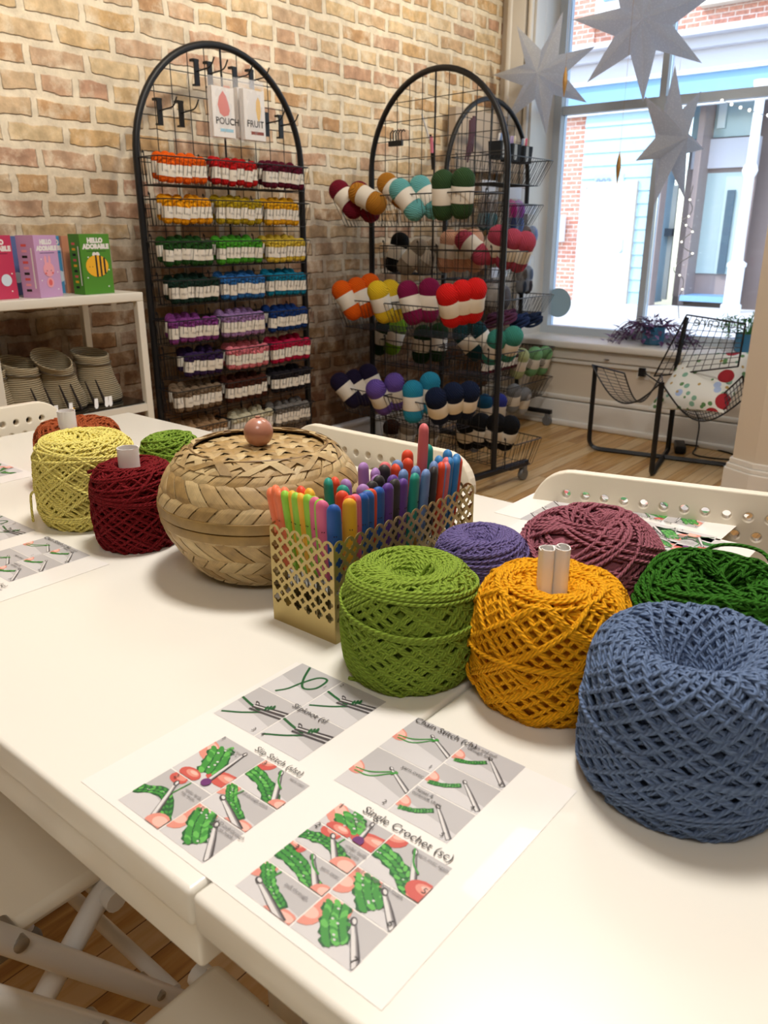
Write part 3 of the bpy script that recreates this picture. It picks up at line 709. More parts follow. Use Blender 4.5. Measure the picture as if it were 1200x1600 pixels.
gb = thing('perforated_metal_box', 'gold metal box with cut-out flowers and scalloped rim, full of crochet hooks', 'box', ((BX0+BX1)/2, (BY0+BY1)/2, TZ))
hx, hy = (BX1-BX0)/2, (BY1-BY0)/2
panel('end_panel', 2*hx, 6, gb, lambda x, y, z: (x-hx, -hy+z, y))
panel('end_panel', 2*hx, 6, gb, lambda x, y, z: (x-hx, hy+z, y))
panel('side_panel', 2*hy, 16, gb, lambda x, y, z: (hx+z, x-hy, y))
panel('side_panel', 2*hy, 16, gb, lambda x, y, z: (-hx+z, x-hy, y))
b = MB(); b.box((0, 0, .001), (2*hx, 2*hy, .0015)); b.build('base_plate', M_GOLD, gb, smooth=False)
HC = {'coral orange': 'f07a4c', 'red orange': 'e2461f', 'yellow': 'f0b32a', 'lime green': '93cf3c', 'pink': 'e0688f', 'bright blue': '1553a8', 'teal green': '189583',
      'lilac': 'ab7fc0', 'black': '2b2625', 'purple': '5e3490', 'slate blue': '6d8cc0', 'salmon pink': 'd96a6e', 'sky blue': '2f7fbd'}
M_STEEL = mat('polished_steel', 'c9ccd0', .18, metal=1)
def hook_proto(color):
    t = thing('crochet_hook', None, 'crochet hook')
    h = MB(); L = .135; pr = []
    ZS = np.concatenate([np.linspace(.050, L-.007, 14), L-.007*np.array([.8, .6, .42, .28, .17, .09, .03, .0])])
    P = [(0, 0, z) for z in ZS]
    rr = []
    for z in ZS:
        a = (z-.050)/(L-.050); r = .0050+.0014*math.sin(a*2.6)
        e = min(1, (L-z)/.007); r *= math.sqrt(max(1-(1-e)**2, .02)); e2 = min(1, (z-.050)/.01); r *= .55+.45*e2
        rr.append(r)
    h.tube(P, rr, 14, flat=(1.12, .82)); h.build('handle', mat('soft_grip_'+color.replace(' ', '_'), HC[color], .55, sheen=.1), t)
    s = MB(); s.lathe([(.0008, .0), (.0019, .002), (.0021, .006), (.0016, .0075), (.0021, .010), (.0022, .055)], n=10); s.build('steel_shaft', M_STEEL, t)
    d = MB(); d.sphere((0, -.0052, .104), .0006, 8); d.sphere((.0022, -.0051, .104), .0006, 8); d.build('size_mark', mat('dark_ink', '241d1a', .7), t)
    return t
# tips in photo pixels (x, y), colour
def c2(x, y): return (400+x/3.158, 650+y/3.158)
tips = {'coral orange': [(93, 340), (138, 350), (66, 470), (100, 490), (127, 470), (140, 512)],
        'red orange': [(220, 345), (388, 300), (425, 368), (466, 392), (748, 166), (750, 207), (1000, 210), (1030, 250), (565, 418), (690, 236)],
        'yellow': [(262, 356), (182, 408), (225, 440), (462, 482)],
        'lime green': [(150, 432), (203, 436), (256, 408), (288, 408), (318, 412)],
        'pink': [(295, 450), (332, 522), (488, 388)],
        'bright blue': [(388, 552), (602, 408), (543, 430), (550, 485), (632, 498), (600, 420)],
        'teal green': [(355, 305), (428, 340), (550, 378), (848, 138), (785, 312)],
        'lilac': [(443, 310), (528, 228), (528, 336), (588, 256), (598, 290)],
        'black': [(632, 240), (572, 320), (605, 292), (685, 310), (874, 304)],
        'purple': [(650, 362), (688, 362), (718, 438), (676, 290)],
        'slate blue': [(698, 216), (728, 262), (790, 246), (880, 222), (838, 310), (908, 355)],
        'salmon pink': [(830, 36), (942, 203), (935, 280), (636, 226)],
        'sky blue': [(905, 195), (948, 165), (993, 186), (1053, 223), (1096, 222)]}
LONE = {('salmon pink', 0): 'tallest salmon pink crochet hook handle sticking up above all the others',
        ('teal green', 3): 'teal crochet hook handle right beside the tallest salmon pink one',
        ('pink', 1): 'pink crochet hook handle leaning at the near corner of the gold box',
        ('yellow', 3): 'short yellow crochet hook handle at the right rim beside the blue ones',
        ('bright blue', 0): 'bright blue crochet hook handle leaning low over the near right rim',
        ('black', 4): 'black crochet hook handle standing apart near the right rim of the gold box',
        ('teal green', 4): 'pale teal crochet hook handle with a pointed end at the right rim'}
for col, pts in tips.items():
    proto = hook_proto(col)
    for i, (x, y) in enumerate(pts):
        u, v = c2(x, y); best = None
        zs = [z for z in np.arange(.845, .955, .002) if BX0+.009 < PZ(u, v, z).x < BX1-.009 and BY0+.012 < PZ(u, v, z).y < BY1-.009]
        if not zs: zs = [z for z in np.arange(.845, .955, .002) if BY0+.010 < PZ(u, v, z).y < BY1-.009 and BX0-.02 < PZ(u, v, z).x < BX1+.02]
        z = zs[int(len(zs)*(.5 if len(zs) > 1 else 0))] if zs else .872
        if zs:
            z = min(zs, key=lambda q: abs(q-(.882 if (col, i) not in (('salmon pink', 0),) else .92)))
        tip = PZ(u, v, z); tip.x = max(BX0-.004, min(BX1-.010, tip.x))
        base = Vector(((BX0+BX1)/2+(tip.x-(BX0+BX1)/2)*.75, (BY0+BY1)/2+(tip.y-(BY0+BY1)/2)*.90, TZ+.006))
        base.x = max(BX0+.01, min(BX1-.01, base.x)); base.y = max(BY0+.01, min(BY1-.01, base.y))
        d = (tip-base).normalized(); base = tip-d*.135
        if base.z < TZ+.004:
            pass
        o = proto if i == 0 else dup(proto)
        o.rotation_euler = d.to_track_quat('Z', 'Y').to_euler(); o.location = base
        if base.z < TZ+.003: o.location = base+d*(TZ+.003-base.z)
        k = LONE.get((col, i))
        if k: o['label'] = k
        else:
            o['label'] = col+' crochet hook handle packed among the others in the gold metal box'; o['group'] = col+' hooks in the gold box'
# ------------------------------------------------------------------ printed crochet handout: one sheet, all its print in the same mesh
PW, PH = .2794, .2159
M_PAPER = mat('white_glossy_paper', 'f0ece6', .35, coat=.3)
PM = [M_PAPER] + [mat(n_, c_, r_) for n_, c_, r_ in (('print_grey', 'b9b6b6', .4), ('print_light_grey', 'cfcccc', .4), ('print_green', '3c8f3a', .4), ('print_dark_green', '1f5c31', .4), ('print_skin', 'dd8f7f', .4),
     ('print_skin_red', 'c9584f', .4), ('print_steel_light', 'd9d6d4', .3), ('print_steel_dark', '4b4648', .4), ('print_ink', '2c2a2c', .5), ('print_grey_ink', '6d6a6c', .5), ('print_purple', '6a2f6f', .4), ('print_light_green', '62b552', .4), ('print_mid_grey', '8d898a', .4), ('print_skin_light', 'f0b9aa', .4))]
G_, LG, GR, DG, SK, SR, SL, SD, INK, GI, PU, LGR, MG, SKL = range(1, 15)
def ploc(u, v): p = PT(u, v); return (p.x+.467, p.y-.227)
def clip(poly, x0, y0, x1, y1):
    for ax, lim, sg in ((0, x0, 1), (0, x1, -1), (1, y0, 1), (1, y1, -1)):
        out = []
        for i in range(len(poly)):
            a, b = poly[i-1], poly[i]; ia = (a[ax]-lim)*sg >= 0; ib = (b[ax]-lim)*sg >= 0
            if ia != ib:
                t = (lim-a[ax])/(b[ax]-a[ax]); out.append((a[0]+(b[0]-a[0])*t, a[1]+(b[1]-a[1])*t))
            if ib: out.append(b)
        poly = out
        if len(poly) < 3: return []
    return poly
sheet = MB(); LZ = .00012
sheet.box((PW/2, PH/2, .0001), (PW, PH, .0002))
def Q(pts, mi, lev, cell=None):
    if cell: pts = clip(pts, *cell)
    if len(pts) >= 3:
        area_ = sum(pts[i-1][0]*pts[i][1]-pts[i][0]*pts[i-1][1] for i in range(len(pts)))
        if area_ < 0: pts = pts[::-1]
        sheet.poly([(x, y, .0002+LZ*lev) for x, y in pts], mi)
def band(path, w, mi, lev, cell, taper=None):
    P = np.array(path, float); T = np.gradient(P, axis=0); T /= np.maximum(np.linalg.norm(T, axis=1), 1e-9)[:, None]; N = np.stack([-T[:, 1], T[:, 0]], 1)
    for i in range(len(P)-1):
        w0 = w if taper is None else w*taper[i]; w1 = w if taper is None else w*taper[i+1]
        Q([tuple(P[i]+N[i]*w0), tuple(P[i+1]+N[i+1]*w1), tuple(P[i+1]-N[i+1]*w1), tuple(P[i]-N[i]*w0)], mi, lev+ (i % 2)*.15, cell)
def blob(cx, cy, rx, ry, mi, lev, cell, rot=0, n=14, j=0, seed=0):
    rg = random.Random(seed); pts = []
    for k in range(n):
        a = 2*PI*k/n; q = 1+j*(rg.random()-.5); x, y = rx*q*math.cos(a), ry*q*math.sin(a); pts.append((cx+x*math.cos(rot)-y*math.sin(rot), cy+x*math.sin(rot)+y*math.cos(rot)))
    Q(pts, mi, lev, cell)
    if mi in (5, 6) and rx > .005:
        q = rot+.3; blob(cx+rx*.12*math.cos(q), cy+ry*.25, rx*.62, ry*.50, SKL if mi == 5 else SK, lev+.08, cell, rot, n)
def hookprint(cell, head, tail, w, lev=6):
    hx_, hy_ = head; tx, ty = tail; d = np.array([tx-hx_, ty-hy_]); L = np.linalg.norm(d); d /= L; n_ = np.array([-d[1], d[0]])
    for off, ww, m_ in ((0, w, SD), (-.25*w, w*.55, SL), (.35*w, w*.18, MG)):
        band([tuple(np.array(head)+d*L*t+n_*off) for t in np.linspace(.0, 1, 5)], ww, m_, lev+abs(off)*1e-3+{SD: 0, SL: .3, MG: .6}[m_], cell, taper=[.55, .75, .95, 1.05, 1.1])
    blob(hx_, hy_, w*1.25, w*.85, SD, lev+.7, cell, math.atan2(d[1], d[0])); blob(hx_+n_[0]*w*.15, hy_+n_[1]*w*.15, w*.8, w*.45, SL, lev+.9, cell, math.atan2(d[1], d[0]))
def stitches(cell, path, w, lev=4, seed=1):
    rg = random.Random(seed); P = catmull([(*p,) for p in path], 6); 
    band(P, w, DG, lev, cell, taper=[.8+.35*rg.random() for _ in P])
    for i in range(0, len(P)-1):
        for s in (-.55, 0, .55):
            t = P[min(i+1, len(P)-1)]-P[i]; n_ = np.array([-t[1], t[0]])/max(np.linalg.norm(t), 1e-9); c = P[i]+n_*w*s*1.1
            blob(c[0], c[1], w*.42, w*.22, rg.choice((GR, LGR, GR)), lev+.5+rg.random()*.4, cell, math.atan2(t[1], t[0])+.5*(1 if s < 0.1 else -1), 8, .3, rg.random())
    for _ in range(5):
        i = rg.randrange(len(P)); blob(P[i][0]+rg.uniform(-w, w)*.4, P[i][1]+rg.uniform(-w, w)*.4, w*.12, w*.09, LG, lev+1, cell, 0, 6)
def words(cell, s, x, y, size, mi=GI, rot=0, lev=11):
    def X(a, b, c): return (x+a*math.cos(rot)-b*math.sin(rot), y+a*math.sin(rot)+b*math.cos(rot), .0002+LZ*lev)
    text_into(sheet, s, size, X, mi)
def rect(px4):
    xs = [ploc(*p) for p in px4]; l, t_, r, b_ = xs  # left, top, right, bottom corners in the photo
    return ((l[0]+t_[0])/2, (l[1]+b_[1])/2, (r[0]+b_[0])/2, (t_[1]+r[1])/2)
SLIPK = rect(((338, 1117), (471, 1034), (600, 1097), (471, 1191)))
SLIP = rect(((187, 1253), (348, 1150), (484, 1226), (322, 1350)))
CHAIN = rect(((523, 1222), (652, 1120), (819, 1198), (703, 1318)))
SING = rect(((369, 1387), (530, 1256), (706, 1354), (554, 1520)))
GAP = .0011
def cells(R, xs, ysl, ysr):
    x0, y0, x1, y1 = R; xm = x0+(x1-x0)*xs; out = []
    for (a, b, ys) in ((x0, xm-GAP/2, ysl), (xm+GAP/2, x1, ysr)):
        e = [1]+list(ys)+[0]
        for i in range(len(e)-1):
            c = (a, y0+(y1-y0)*e[i+1]+(GAP/2 if e[i+1] else 0), b, y0+(y1-y0)*e[i]-(GAP/2 if e[i] < 1 else 0)); out.append(c)
            m1 = (c[1]+c[3])/2
            Q([(c[0], c[1]), (c[2], c[1]), (c[2], c[3]), (c[0], c[3])], G_, 1)
            Q([(c[0], m1), (c[2], c[1]+(c[3]-c[1])*.3), (c[2], c[1]), (c[0], c[1])], LG, 1.5)
    return out
def at(c, x, y): return (c[0]+(c[2]-c[0])*x, c[1]+(c[3]-c[1])*y)
# slipknot: four cells
A = cells(SLIPK, .5, (.5,), (.5,))
c = A[0]; band(catmull([at(c, .22, .98), at(c, .42, .62), at(c, .62, .42), at(c, .80, .55), at(c, .78, .85), at(c, .60, .82), at(c, .48, .52), at(c, .42, .25), at(c, .30, .06)], 5), .0011, DG, 3, c)
words(c, '1', *at(c, .88, .62), .006, INK)
def sk_cell(c, hx_, num, npos):
    band(catmull([at(c, -.02, .62), at(c, .3, .55), at(c, .55, .52)], 4), .0012, DG, 3, c); band(catmull([at(c, .05, .12), at(c, .35, .30), at(c, .6, .50)], 4), .0011, DG, 3, c)
    for q in (0, .09, .18): band([at(c, hx_, .58-q*.7), at(c, 1.02, .74-q)], .0010, SD, 5, c)
    band([at(c, hx_, .55), at(c, 1.02, .695)], .0006, SL, 6, c)
    blob(*at(c, hx_, .64), .0030, .0014, SD, 6.5, c, -.4); blob(*at(c, hx_+.02, .62), .0016, .0006, LG, 7, c, -.4)
    for k in range(3): blob(*at(c, hx_+.24+.04*k, .62+.04*k), .0012, .0036, DG, 8, c, .3)
    words(c, num, *at(c, *npos), .006, INK)
sk_cell(A[2], .36, '2', (.06, .84)); sk_cell(A[1], .36, '3', (.86, .06)); sk_cell(A[3], .36, '4', (.04, .06))
words(None, 'Slipknot (sl', SLIPK[0]+(SLIPK[2]-SLIPK[0])*.44, SLIPK[1]+(SLIPK[3]-SLIPK[1])*.45, .0085, INK)
def hand_hook(c, mode, seed=1, w=.0024):
    if mode == 'sample':
        blob(*at(c, .10, .62), .016, .008, SK, 3, c, -.5); blob(*at(c, .92, .30), .018, .0075, SR, 3.3, c, .1); stitches(c, [at(c, .25, .75), at(c, .42, .50), at(c, .55, .25)], .010, 4, seed)
        hookprint(c, at(c, .66, .88), at(c, .72, .10), w*.8); blob(*at(c, .72, .10), .004, .004, PU, 9, c); blob(*at(c, .35, .08), .010, .006, SR, 5, c)
    elif mode == 'under':
        blob(*at(c, .30, .93), .008, .0055, SR, 3, c); stitches(c, [at(c, -.03, .35), at(c, .45, .55), at(c, .98, .15)], .0045, 4, seed); hookprint(c, at(c, .38, .82), at(c, .80, -.03), w)
        blob(*at(c, .88, .06), .010, .009, SK, 8, c); band([at(c, .55, .98), at(c, .5, .5)], .0005, GR, 5, c)
    elif mode == 'over':
        blob(*at(c, .06, .90), .010, .0075, SR, 3, c, .4); stitches(c, [at(c, -.05, .55), at(c, .4, .42), at(c, .9, .02)], .0062, 4, seed); hookprint(c, at(c, .44, .88), at(c, .92, -.03), w)
        blob(*at(c, .98, .05), .009, .007, SK, 8, c); band(catmull([at(c, .4, .95), at(c, .55, .65), at(c, .72, .5)], 4), .0007, GR, 8, c)
    elif mode == 'pull':
        blob(*at(c, .02, .80), .011, .008, SK, 3, c, .6); stitches(c, [at(c, .05, .95), at(c, .35, .50), at(c, .75, .18)], .0048, 4, seed); hookprint(c, at(c, .18, .45), at(c, .90, -.05), w*1.1)
        blob(*at(c, .80, .0), .013, .007, SK, 4, c, .2); band([at(c, .3, .98), at(c, .25, .6)], .0006, GR, 5, c)
    elif mode == 'done':
        blob(*at(c, .20, .85), .013, .011, SK, 3, c, -.4); blob(*at(c, .0, .40), .010, .008, SK, 3.3, c); stitches(c, [at(c, .22, .92), at(c, .38, .55), at(c, .62, .22)], .0085, 5, seed)
        band([at(c, .4, .6), at(c, .5, .68), at(c, .6, .72)], .0012, GR, 5.5, c); hookprint(c, at(c, .56, .80), at(c, 1.02, .08), w*1.1)
    elif mode == 'chain':
        blob(*at(c, .02, .45), .010, .0065, SK, 3, c, -.5); band(catmull([at(c, .05, .42), at(c, .30, .48), at(c, .60, .72)], 4), .0006, GR, 4, c); band(catmull([at(c, .08, .36), at(c, .35, .40), at(c, .58, .66)], 4), .0006, GR, 4, c)
        hookprint(c, at(c, .50, .72), at(c, 1.02, .45), w*.75); band([at(c, .56, .62), at(c, .64, .70)], .0012, GR, 7, c)
    elif mode == 'chain2':
        blob(*at(c, .02, .42), .008, .006, SK, 3, c, -.4); stitches(c, [at(c, .08, .22), at(c, .30, .34), at(c, .50, .58)], .0022, 4, seed); hookprint(c, at(c, .50, .72), at(c, .98, .10), w*.8)
# slip stitch
B = cells(SLIP, .5, (.47,), (.66, .36))
hand_hook(B[0], 'sample', 1); hand_hook(B[1], 'under', 2); hand_hook(B[2], 'over', 3); hand_hook(B[3], 'pull', 4); hand_hook(B[4], 'done', 5)
words(None, '1', *at(B[0], .02, .90), .006, INK); words(None, '2', *at(B[1], .22, .88), .006, INK); words(None, '3', *at(B[2], .03, .82), .006, INK); words(None, '5', *at(B[4], .10, .84), .006, INK)
words(None, 'insert hook\nin next st', *at(B[0], .34, .82), .0030); words(None, 'under both\ntop loops', *at(B[1], .62, .80), .0036); words(None, 'yarn over', *at(B[2], .66, .84), .0036); words(None, 'pull through stitch', *at(B[3], .30, .86), .0036); words(None, 'AND pull through\nchain on hook', *at(B[4], .46, .84), .0040)
words(None, 'Slip Stitch (slst)', SLIP[0]+(SLIP[2]-SLIP[0])*.34, SLIP[3]+.0020, .0080, INK)
# chain stitch
C_ = cells(CHAIN, .5, (.5,), (.66, .34))
for i, md in enumerate(('chain', 'chain', 'chain2', 'chain2', 'chain2')): hand_hook(C_[i], md, 11+i)
words(None, 'Chain Stitch (ch)', *at(C_[0], .02, .86), .0086, INK)
for i, (n_, p_) in enumerate((('1', (.90, .05)), ('2', (.86, .05)), ('3', (.90, .06)), ('4', (.86, .04)), ('5', (.84, .06)))): words(None, n_, *at(C_[i], *p_), .0058, INK)
words(None, 'yarn over', *at(C_[1], .60, .82), .0050, INK); words(None, 'hook and pull\nthrough loop', *at(C_[2], .08, .82), .0042, INK); words(None, 'repeat &\ncontinue chain', *at(C_[4], .04, .84), .0042, INK)
# single crochet
D_ = cells(SING, .5, (.76, .52, .28), (.62, .34))
for i, (md, n_, p_) in enumerate((('sample', '1', (.02, .80)), ('under', '2', (.03, .78)), ('over', '3', (.10, .75)), ('pull', '4', (.0, 1.2)), ('over', '5', (.92, .20)), ('done', '6', (.90, .10)), ('done', '7', (.90, .12)))):
    hand_hook(D_[i], md, 21+i)
    if n_ != '4': words(None, n_, *at(D_[i], *p_), .0066, INK)
blob(*at(D_[4], .93, .22), .011, .008, SR, 9, D_[4])
for i, s_, p_ in ((0, 'insert hook\nin next st', (.36, .70)), (1, 'under both\ntop loops', (.64, .74)), (2, 'yarn over', (.66, .70)), (3, 'pull through', (.50, .72)), (4, 'yarn over again', (.50, .84)), (5, 'pull through both loops', (.02, .88))): words(None, s_, *at(D_[i], *p_), .0038)
words(None, 'Single Crochet (sc)', SING[0]+(SING[2]-SING[0])*.18, SING[3]+.0024, .0095, INK)
h0 = sheet.build('crochet_handout', PM, smooth=False, loc=(-.467, .2265, TZ+.0002))
tag(h0, 'printed crochet instruction sheet in the foreground, nearest the camera', 'paper sheet', None)
def handout(u, v, rz, label, corner=(PW, 0), z=.0002):
    """copy with the given corner of the sheet at a photo pixel on the table"""
    p = PT(u, v); o = dup(h0, (0, 0, 0), (0, 0, rz), label)
    R = Matrix.Rotation(rz, 3, 'Z'); q = R@Vector((*corner, 0)); o.location = (p.x-q.x, p.y-q.y, TZ+z); return o
# near-left sheet (its right-hand corner shows), sheets at the far seats
handout(171, 882, 0, 'crochet instruction sheet lying left of the crimson cake, cut by the picture edge', (PW, PH))
handout(60, 742, math.radians(180), 'crochet instruction sheet lying by the far left chair, half hidden behind the orange cake', (0, 0))
handout(776, 852, math.radians(180), 'crochet instruction sheet poking out behind the purple and dusty rose cakes', (PW*.92, PH*.92))
handout(1105, 862, math.radians(180), 'crochet instruction sheet showing between the dusty rose ball and the right chair', (0, PH*.8))
# ------------------------------------------------------------------ arched wire racks
M_BLK = mat('black_powder_coated_metal', '16171a', .45, spec=.4)
M_WIRE = mat('black_wire', '1c1d20', .4, spec=.5)
RW, RH = .80, 1.75
def arch_rack(label, pos, rz, wheels=True):
    """grid stands in the local xz plane, x from -RW/2 to RW/2, front is -y"""
    t = thing('arched_wire_rack', label, 'display rack', pos, rz)
    r = RW/2; zb = .085 if wheels else .0; f = MB()
    P = [(-r, 0, zb)]+[(-r, 0, z) for z in np.linspace(.3, RH-r, 5)]+[(-r*math.cos(a), 0, RH-r+r*math.sin(a)) for a in np.linspace(0, PI, 33)[1:-1]]+[(r, 0, z) for z in np.linspace(RH-r, .3, 5)]+[(r, 0, zb)]
    f.tube(P, .0125, 10); f.build('arch_frame', M_BLK, t)
    g = MB(); pit = .0762; n = int(RW/2/pit)
    for i in range(-n, n+1):
        x = i*pit; zt = RH-r+math.sqrt(r*r-x*x); g.tube([(x, 0, .12), (x, 0, zt)], .0042 if i == 0 else .0017, 6)
    z = .12
    while z < RH-.03:
        hw = r if z < RH-r else math.sqrt(max(r*r-(z-RH+r)**2, 0)); g.tube([(-hw, .003, z), (hw, .003, z)], .0017, 6); z += pit
    g.build('wire_grid', M_WIRE, t)
    for sx in (-1, 1):
        b = MB(); b.rbox((sx*r, 0, zb), (.028, .50 if wheels else .22, .025), .004); bar = b.build('foot_bar', M_BLK, t)
        if wheels:
            for sy in (-1, 1):
                w = MB(); R = Matrix.Rotation(PI/2, 3, 'Y'); w.lathe([(.012, -.011), (.026, -.011), (.030, -.006), (.030, .006), (.026, .011), (.012, .011)], (sx*r, sy*.225, .030), 20, R=R)
                w.box((sx*r, sy*.225, .056), (.030, .022, .034)); w.build('caster', mat('grey_caster_plastic', '6d6e70', .4), bar)
    return t
rack_a = arch_rack('left arched black wire rack against the brick wall, filled with small skeins', (-2.56, 2.17, 0), PI/2, False)
PH2 = .12
rack_b = arch_rack('middle arched black wire rack on casters, holding large yarn balls', (-2.2+.0, 3.02, 0), -PH2, True)
rack_c = arch_rack('right arched black wire rack by the window corner, partly behind the middle rack', (-2.455, 3.87, 0), PI/2, True)
def basket_mesh(w, d, h, tap=.82, sp=.018, hooks=True, rr=.0022, wr=.0011):
    """local: back edge on y=0, opening up at z=0, body below, front at y=-d"""
    m = MB(); tw, bw = w/2, w/2*(.5+.5*tap); fd = d; bd = d*tap
    rim = [(-tw, 0, 0), (-tw, -fd, 0), (tw, -fd, 0), (tw, 0, 0)]; bot = [(-bw, 0, -h), (-bw, -bd, -h), (bw, -bd, -h), (bw, 0, -h)]
    m.tube(fillet(rim, .012, 3, True), rr, 6, closed=True); m.tube(fillet(bot, .012, 3, True), rr*.6, 6, closed=True)
    def side(a, b, c, d_, n):
        for i in range(n+1):
            t = i/n; p = Vector(a).lerp(Vector(b), t); q = Vector(c).lerp(Vector(d_), t); m.tube([p, q], wr, 4, caps=False)
    side(rim[1], rim[2], bot[1], bot[2], max(3, int(w/sp))); side(rim[0], rim[1], bot[0], bot[1], max(2, int(d/sp))); side(rim[3], rim[2], bot[3], bot[2], max(2, int(d/sp))); side(rim[0], rim[3], bot[0], bot[3], max(3, int(w/sp/2)))
    n = max(3, int(w/sp/1.5))
    for i in range(1, n):
        x = -bw+2*bw*i/n; m.tube([(x, 0, -h), (x, -bd, -h)], wr, 4, caps=False)
    if hooks:
        for x in (-tw*.75, tw*.75): m.tube([(x, 0, -h), (x, .004, -.02), (x, .004, .02), (x, .010, .026), (x, .012, .016)], rr, 6)
    return m
# --------------------------- small skeins
COLS = [('orange', 'f0640f', 'rust'), ('red', 'c0181a', ''), ('burgundy', '5c1029', ''),
        ('amber', 'f2a20c', ''), ('olive gold', 'b89d18', ''), ('golden yellow', 'efb01a', ''),
        ('forest green', '24501f', ''), ('bright green', '4ba32b', ''), ('lemon yellow', 'e2c443', ''),
        ('blackish green', '17342a', ''), ('mid blue', '2f6db0', ''), ('petrol blue', '1380a3', ''),
        ('plum purple', '87408a', ''), ('lavender', 'a683b8', ''), ('royal navy', '143a7c', ''),
        ('deep violet', '37234f', ''), ('rose pink', 'e7808c', ''), ('cherry pink', 'bf1a47', ''),
        ('taupe', '857059', ''), ('chocolate brown', '4b2417', ''), ('charcoal black', '1f1b21', ''),
        ('tan', 'a5835f', ''), ('cream', 'd8cfae', ''), ('stone grey', '827d77', '')]
M_LABEL = mat('cream_paper_band', 'e4ddcf', .7)
M_LBINK = mat('band_print', '8d857a', .8)
def ball_mat(name, color):
    """wound strands as grooves along the ball"""
    if name in MATS: return MATS[name]
    m = bpy.data.materials.new(name); m.use_nodes = True; n = m.node_tree.nodes; L = m.node_tree.links; b = n['Principled BSDF']; c = lin(color)
    b.inputs['Roughness'].default_value = .9; b.inputs['Sheen Weight'].default_value = .25; b.inputs['Sheen Tint'].default_value = c; b.inputs['Specular IOR Level'].default_value = .2
    tc = n.new('ShaderNodeTexCoord'); w = n.new('ShaderNodeTexWave'); w.wave_type = 'BANDS'; w.bands_direction = 'DIAGONAL'; w.inputs['Scale'].default_value = 55; w.inputs['Distortion'].default_value = 6; w.inputs['Detail'].default_value = 2; w.inputs['Detail Scale'].default_value = .6
    L.new(tc.outputs['Object'], w.inputs['Vector'])
    bp = n.new('ShaderNodeBump'); bp.inputs['Strength'].default_value = .8; bp.inputs['Distance'].default_value = .003; L.new(w.outputs['Fac'], bp.inputs['Height']); L.new(bp.outputs[0], b.inputs['Normal'])
    rp = n.new('ShaderNodeMapRange'); rp.inputs[3].default_value = .72; rp.inputs[4].default_value = 1.1; L.new(w.outputs['Fac'], rp.inputs[0])
    mx = n.new('ShaderNodeMix'); mx.data_type = 'RGBA'; mx.blend_type = 'MULTIPLY'; mx.inputs[0].default_value = 1; mx.inputs[6].default_value = c; L.new(rp.outputs[0], mx.inputs[7]); L.new(mx.outputs[2], b.inputs['Base Color'])
    MATS[name] = m; return m
def skein_proto(color, cname):
    t = thing('small_skein', None, 'yarn skein')
    m = MB(); pr = [(.002, 0), (.012, .002), (.0175, .010), (.0185, .030), (.0180, .052), (.0200, .066), (.0195, .076), (.015, .085), (.007, .090), (.0005, .0895)]
    m.lathe(pr, n=14); m.build('yarn_body', ball_mat('yarn_'+cname.replace(' ', '_'), color), t, angle=80)
    l = MB(); l.lathe([(.0192, .020), (.0195, .022), (.0195, .056), (.0192, .058)], n=14, capb=False, capt=False)
    text_into(l, 'HELLO', .0095, lambda x, y, z: (.0199*math.sin((x-.013)/.0199), -.0199*math.cos((x-.013)/.0199), .034+y), 1)
    l.build('paper_band', [M_LABEL, M_LBINK], t); return t
ROWZ = [1.352, 1.217, 1.076, .944, .803, .675, .548, .402]; COLY = [1.885, 2.125, 2.370]
HW = ['top', 'second', 'third', 'fourth', 'fifth', 'sixth', 'seventh', 'bottom']; CW = ['left', 'middle', 'right']
bm0 = basket_mesh(.238, .115, .088); b0 = bm0.build('wire_basket', M_WIRE)
rg = random.Random(5)
for k, (cn, hx_, _) in enumerate(COLS):
    r_, c_ = divmod(k, 3); z = ROWZ[r_]; y = COLY[c_]+rg.uniform(-.006, .006)+(.012 if r_ % 2 and c_ < 2 else 0)
    b = b0 if k == 0 else dup(b0)
    b.location = (-2.552, y, z); b.rotation_euler = (0, 0, PI/2)
    tag(b, 'small black wire basket of %s skeins on the left rack' % cn, 'wire basket')
    p = skein_proto(hx_, cn); first = True
    nf = {0: 6, 1: 6, 2: 6}.get(c_, 6); sp = .216/nf
    for row, (xo, n_, dz) in enumerate(((-.087, nf, 0), (-.038, nf-1, .010))):
        for i in range(n_):
            yy = y+(i-(n_-1)/2)*sp*(1.0 if row == 0 else 1.05)+rg.uniform(-.003, .003)
            if k == 5 and row == 0 and i == n_-1: continue
            if k == 12 and i == n_-1 and row == 1: continue
            if k == 15 and i == 0: continue
            s = p if first else dup(p); first = False
            s.location = (-2.552-xo+ (0), yy, z-.086+dz+rg.uniform(0, .006)+(.0 if row == 0 else .004)); s.rotation_euler = (rg.uniform(-.10, .10), rg.uniform(-.05, .12), PI/2+rg.uniform(-.5, .5))
            tag(s, 'small %s skein with a cream paper band, in its basket on the left rack' % cn, 'yarn skein', '%s skeins in a basket of the left rack' % cn)
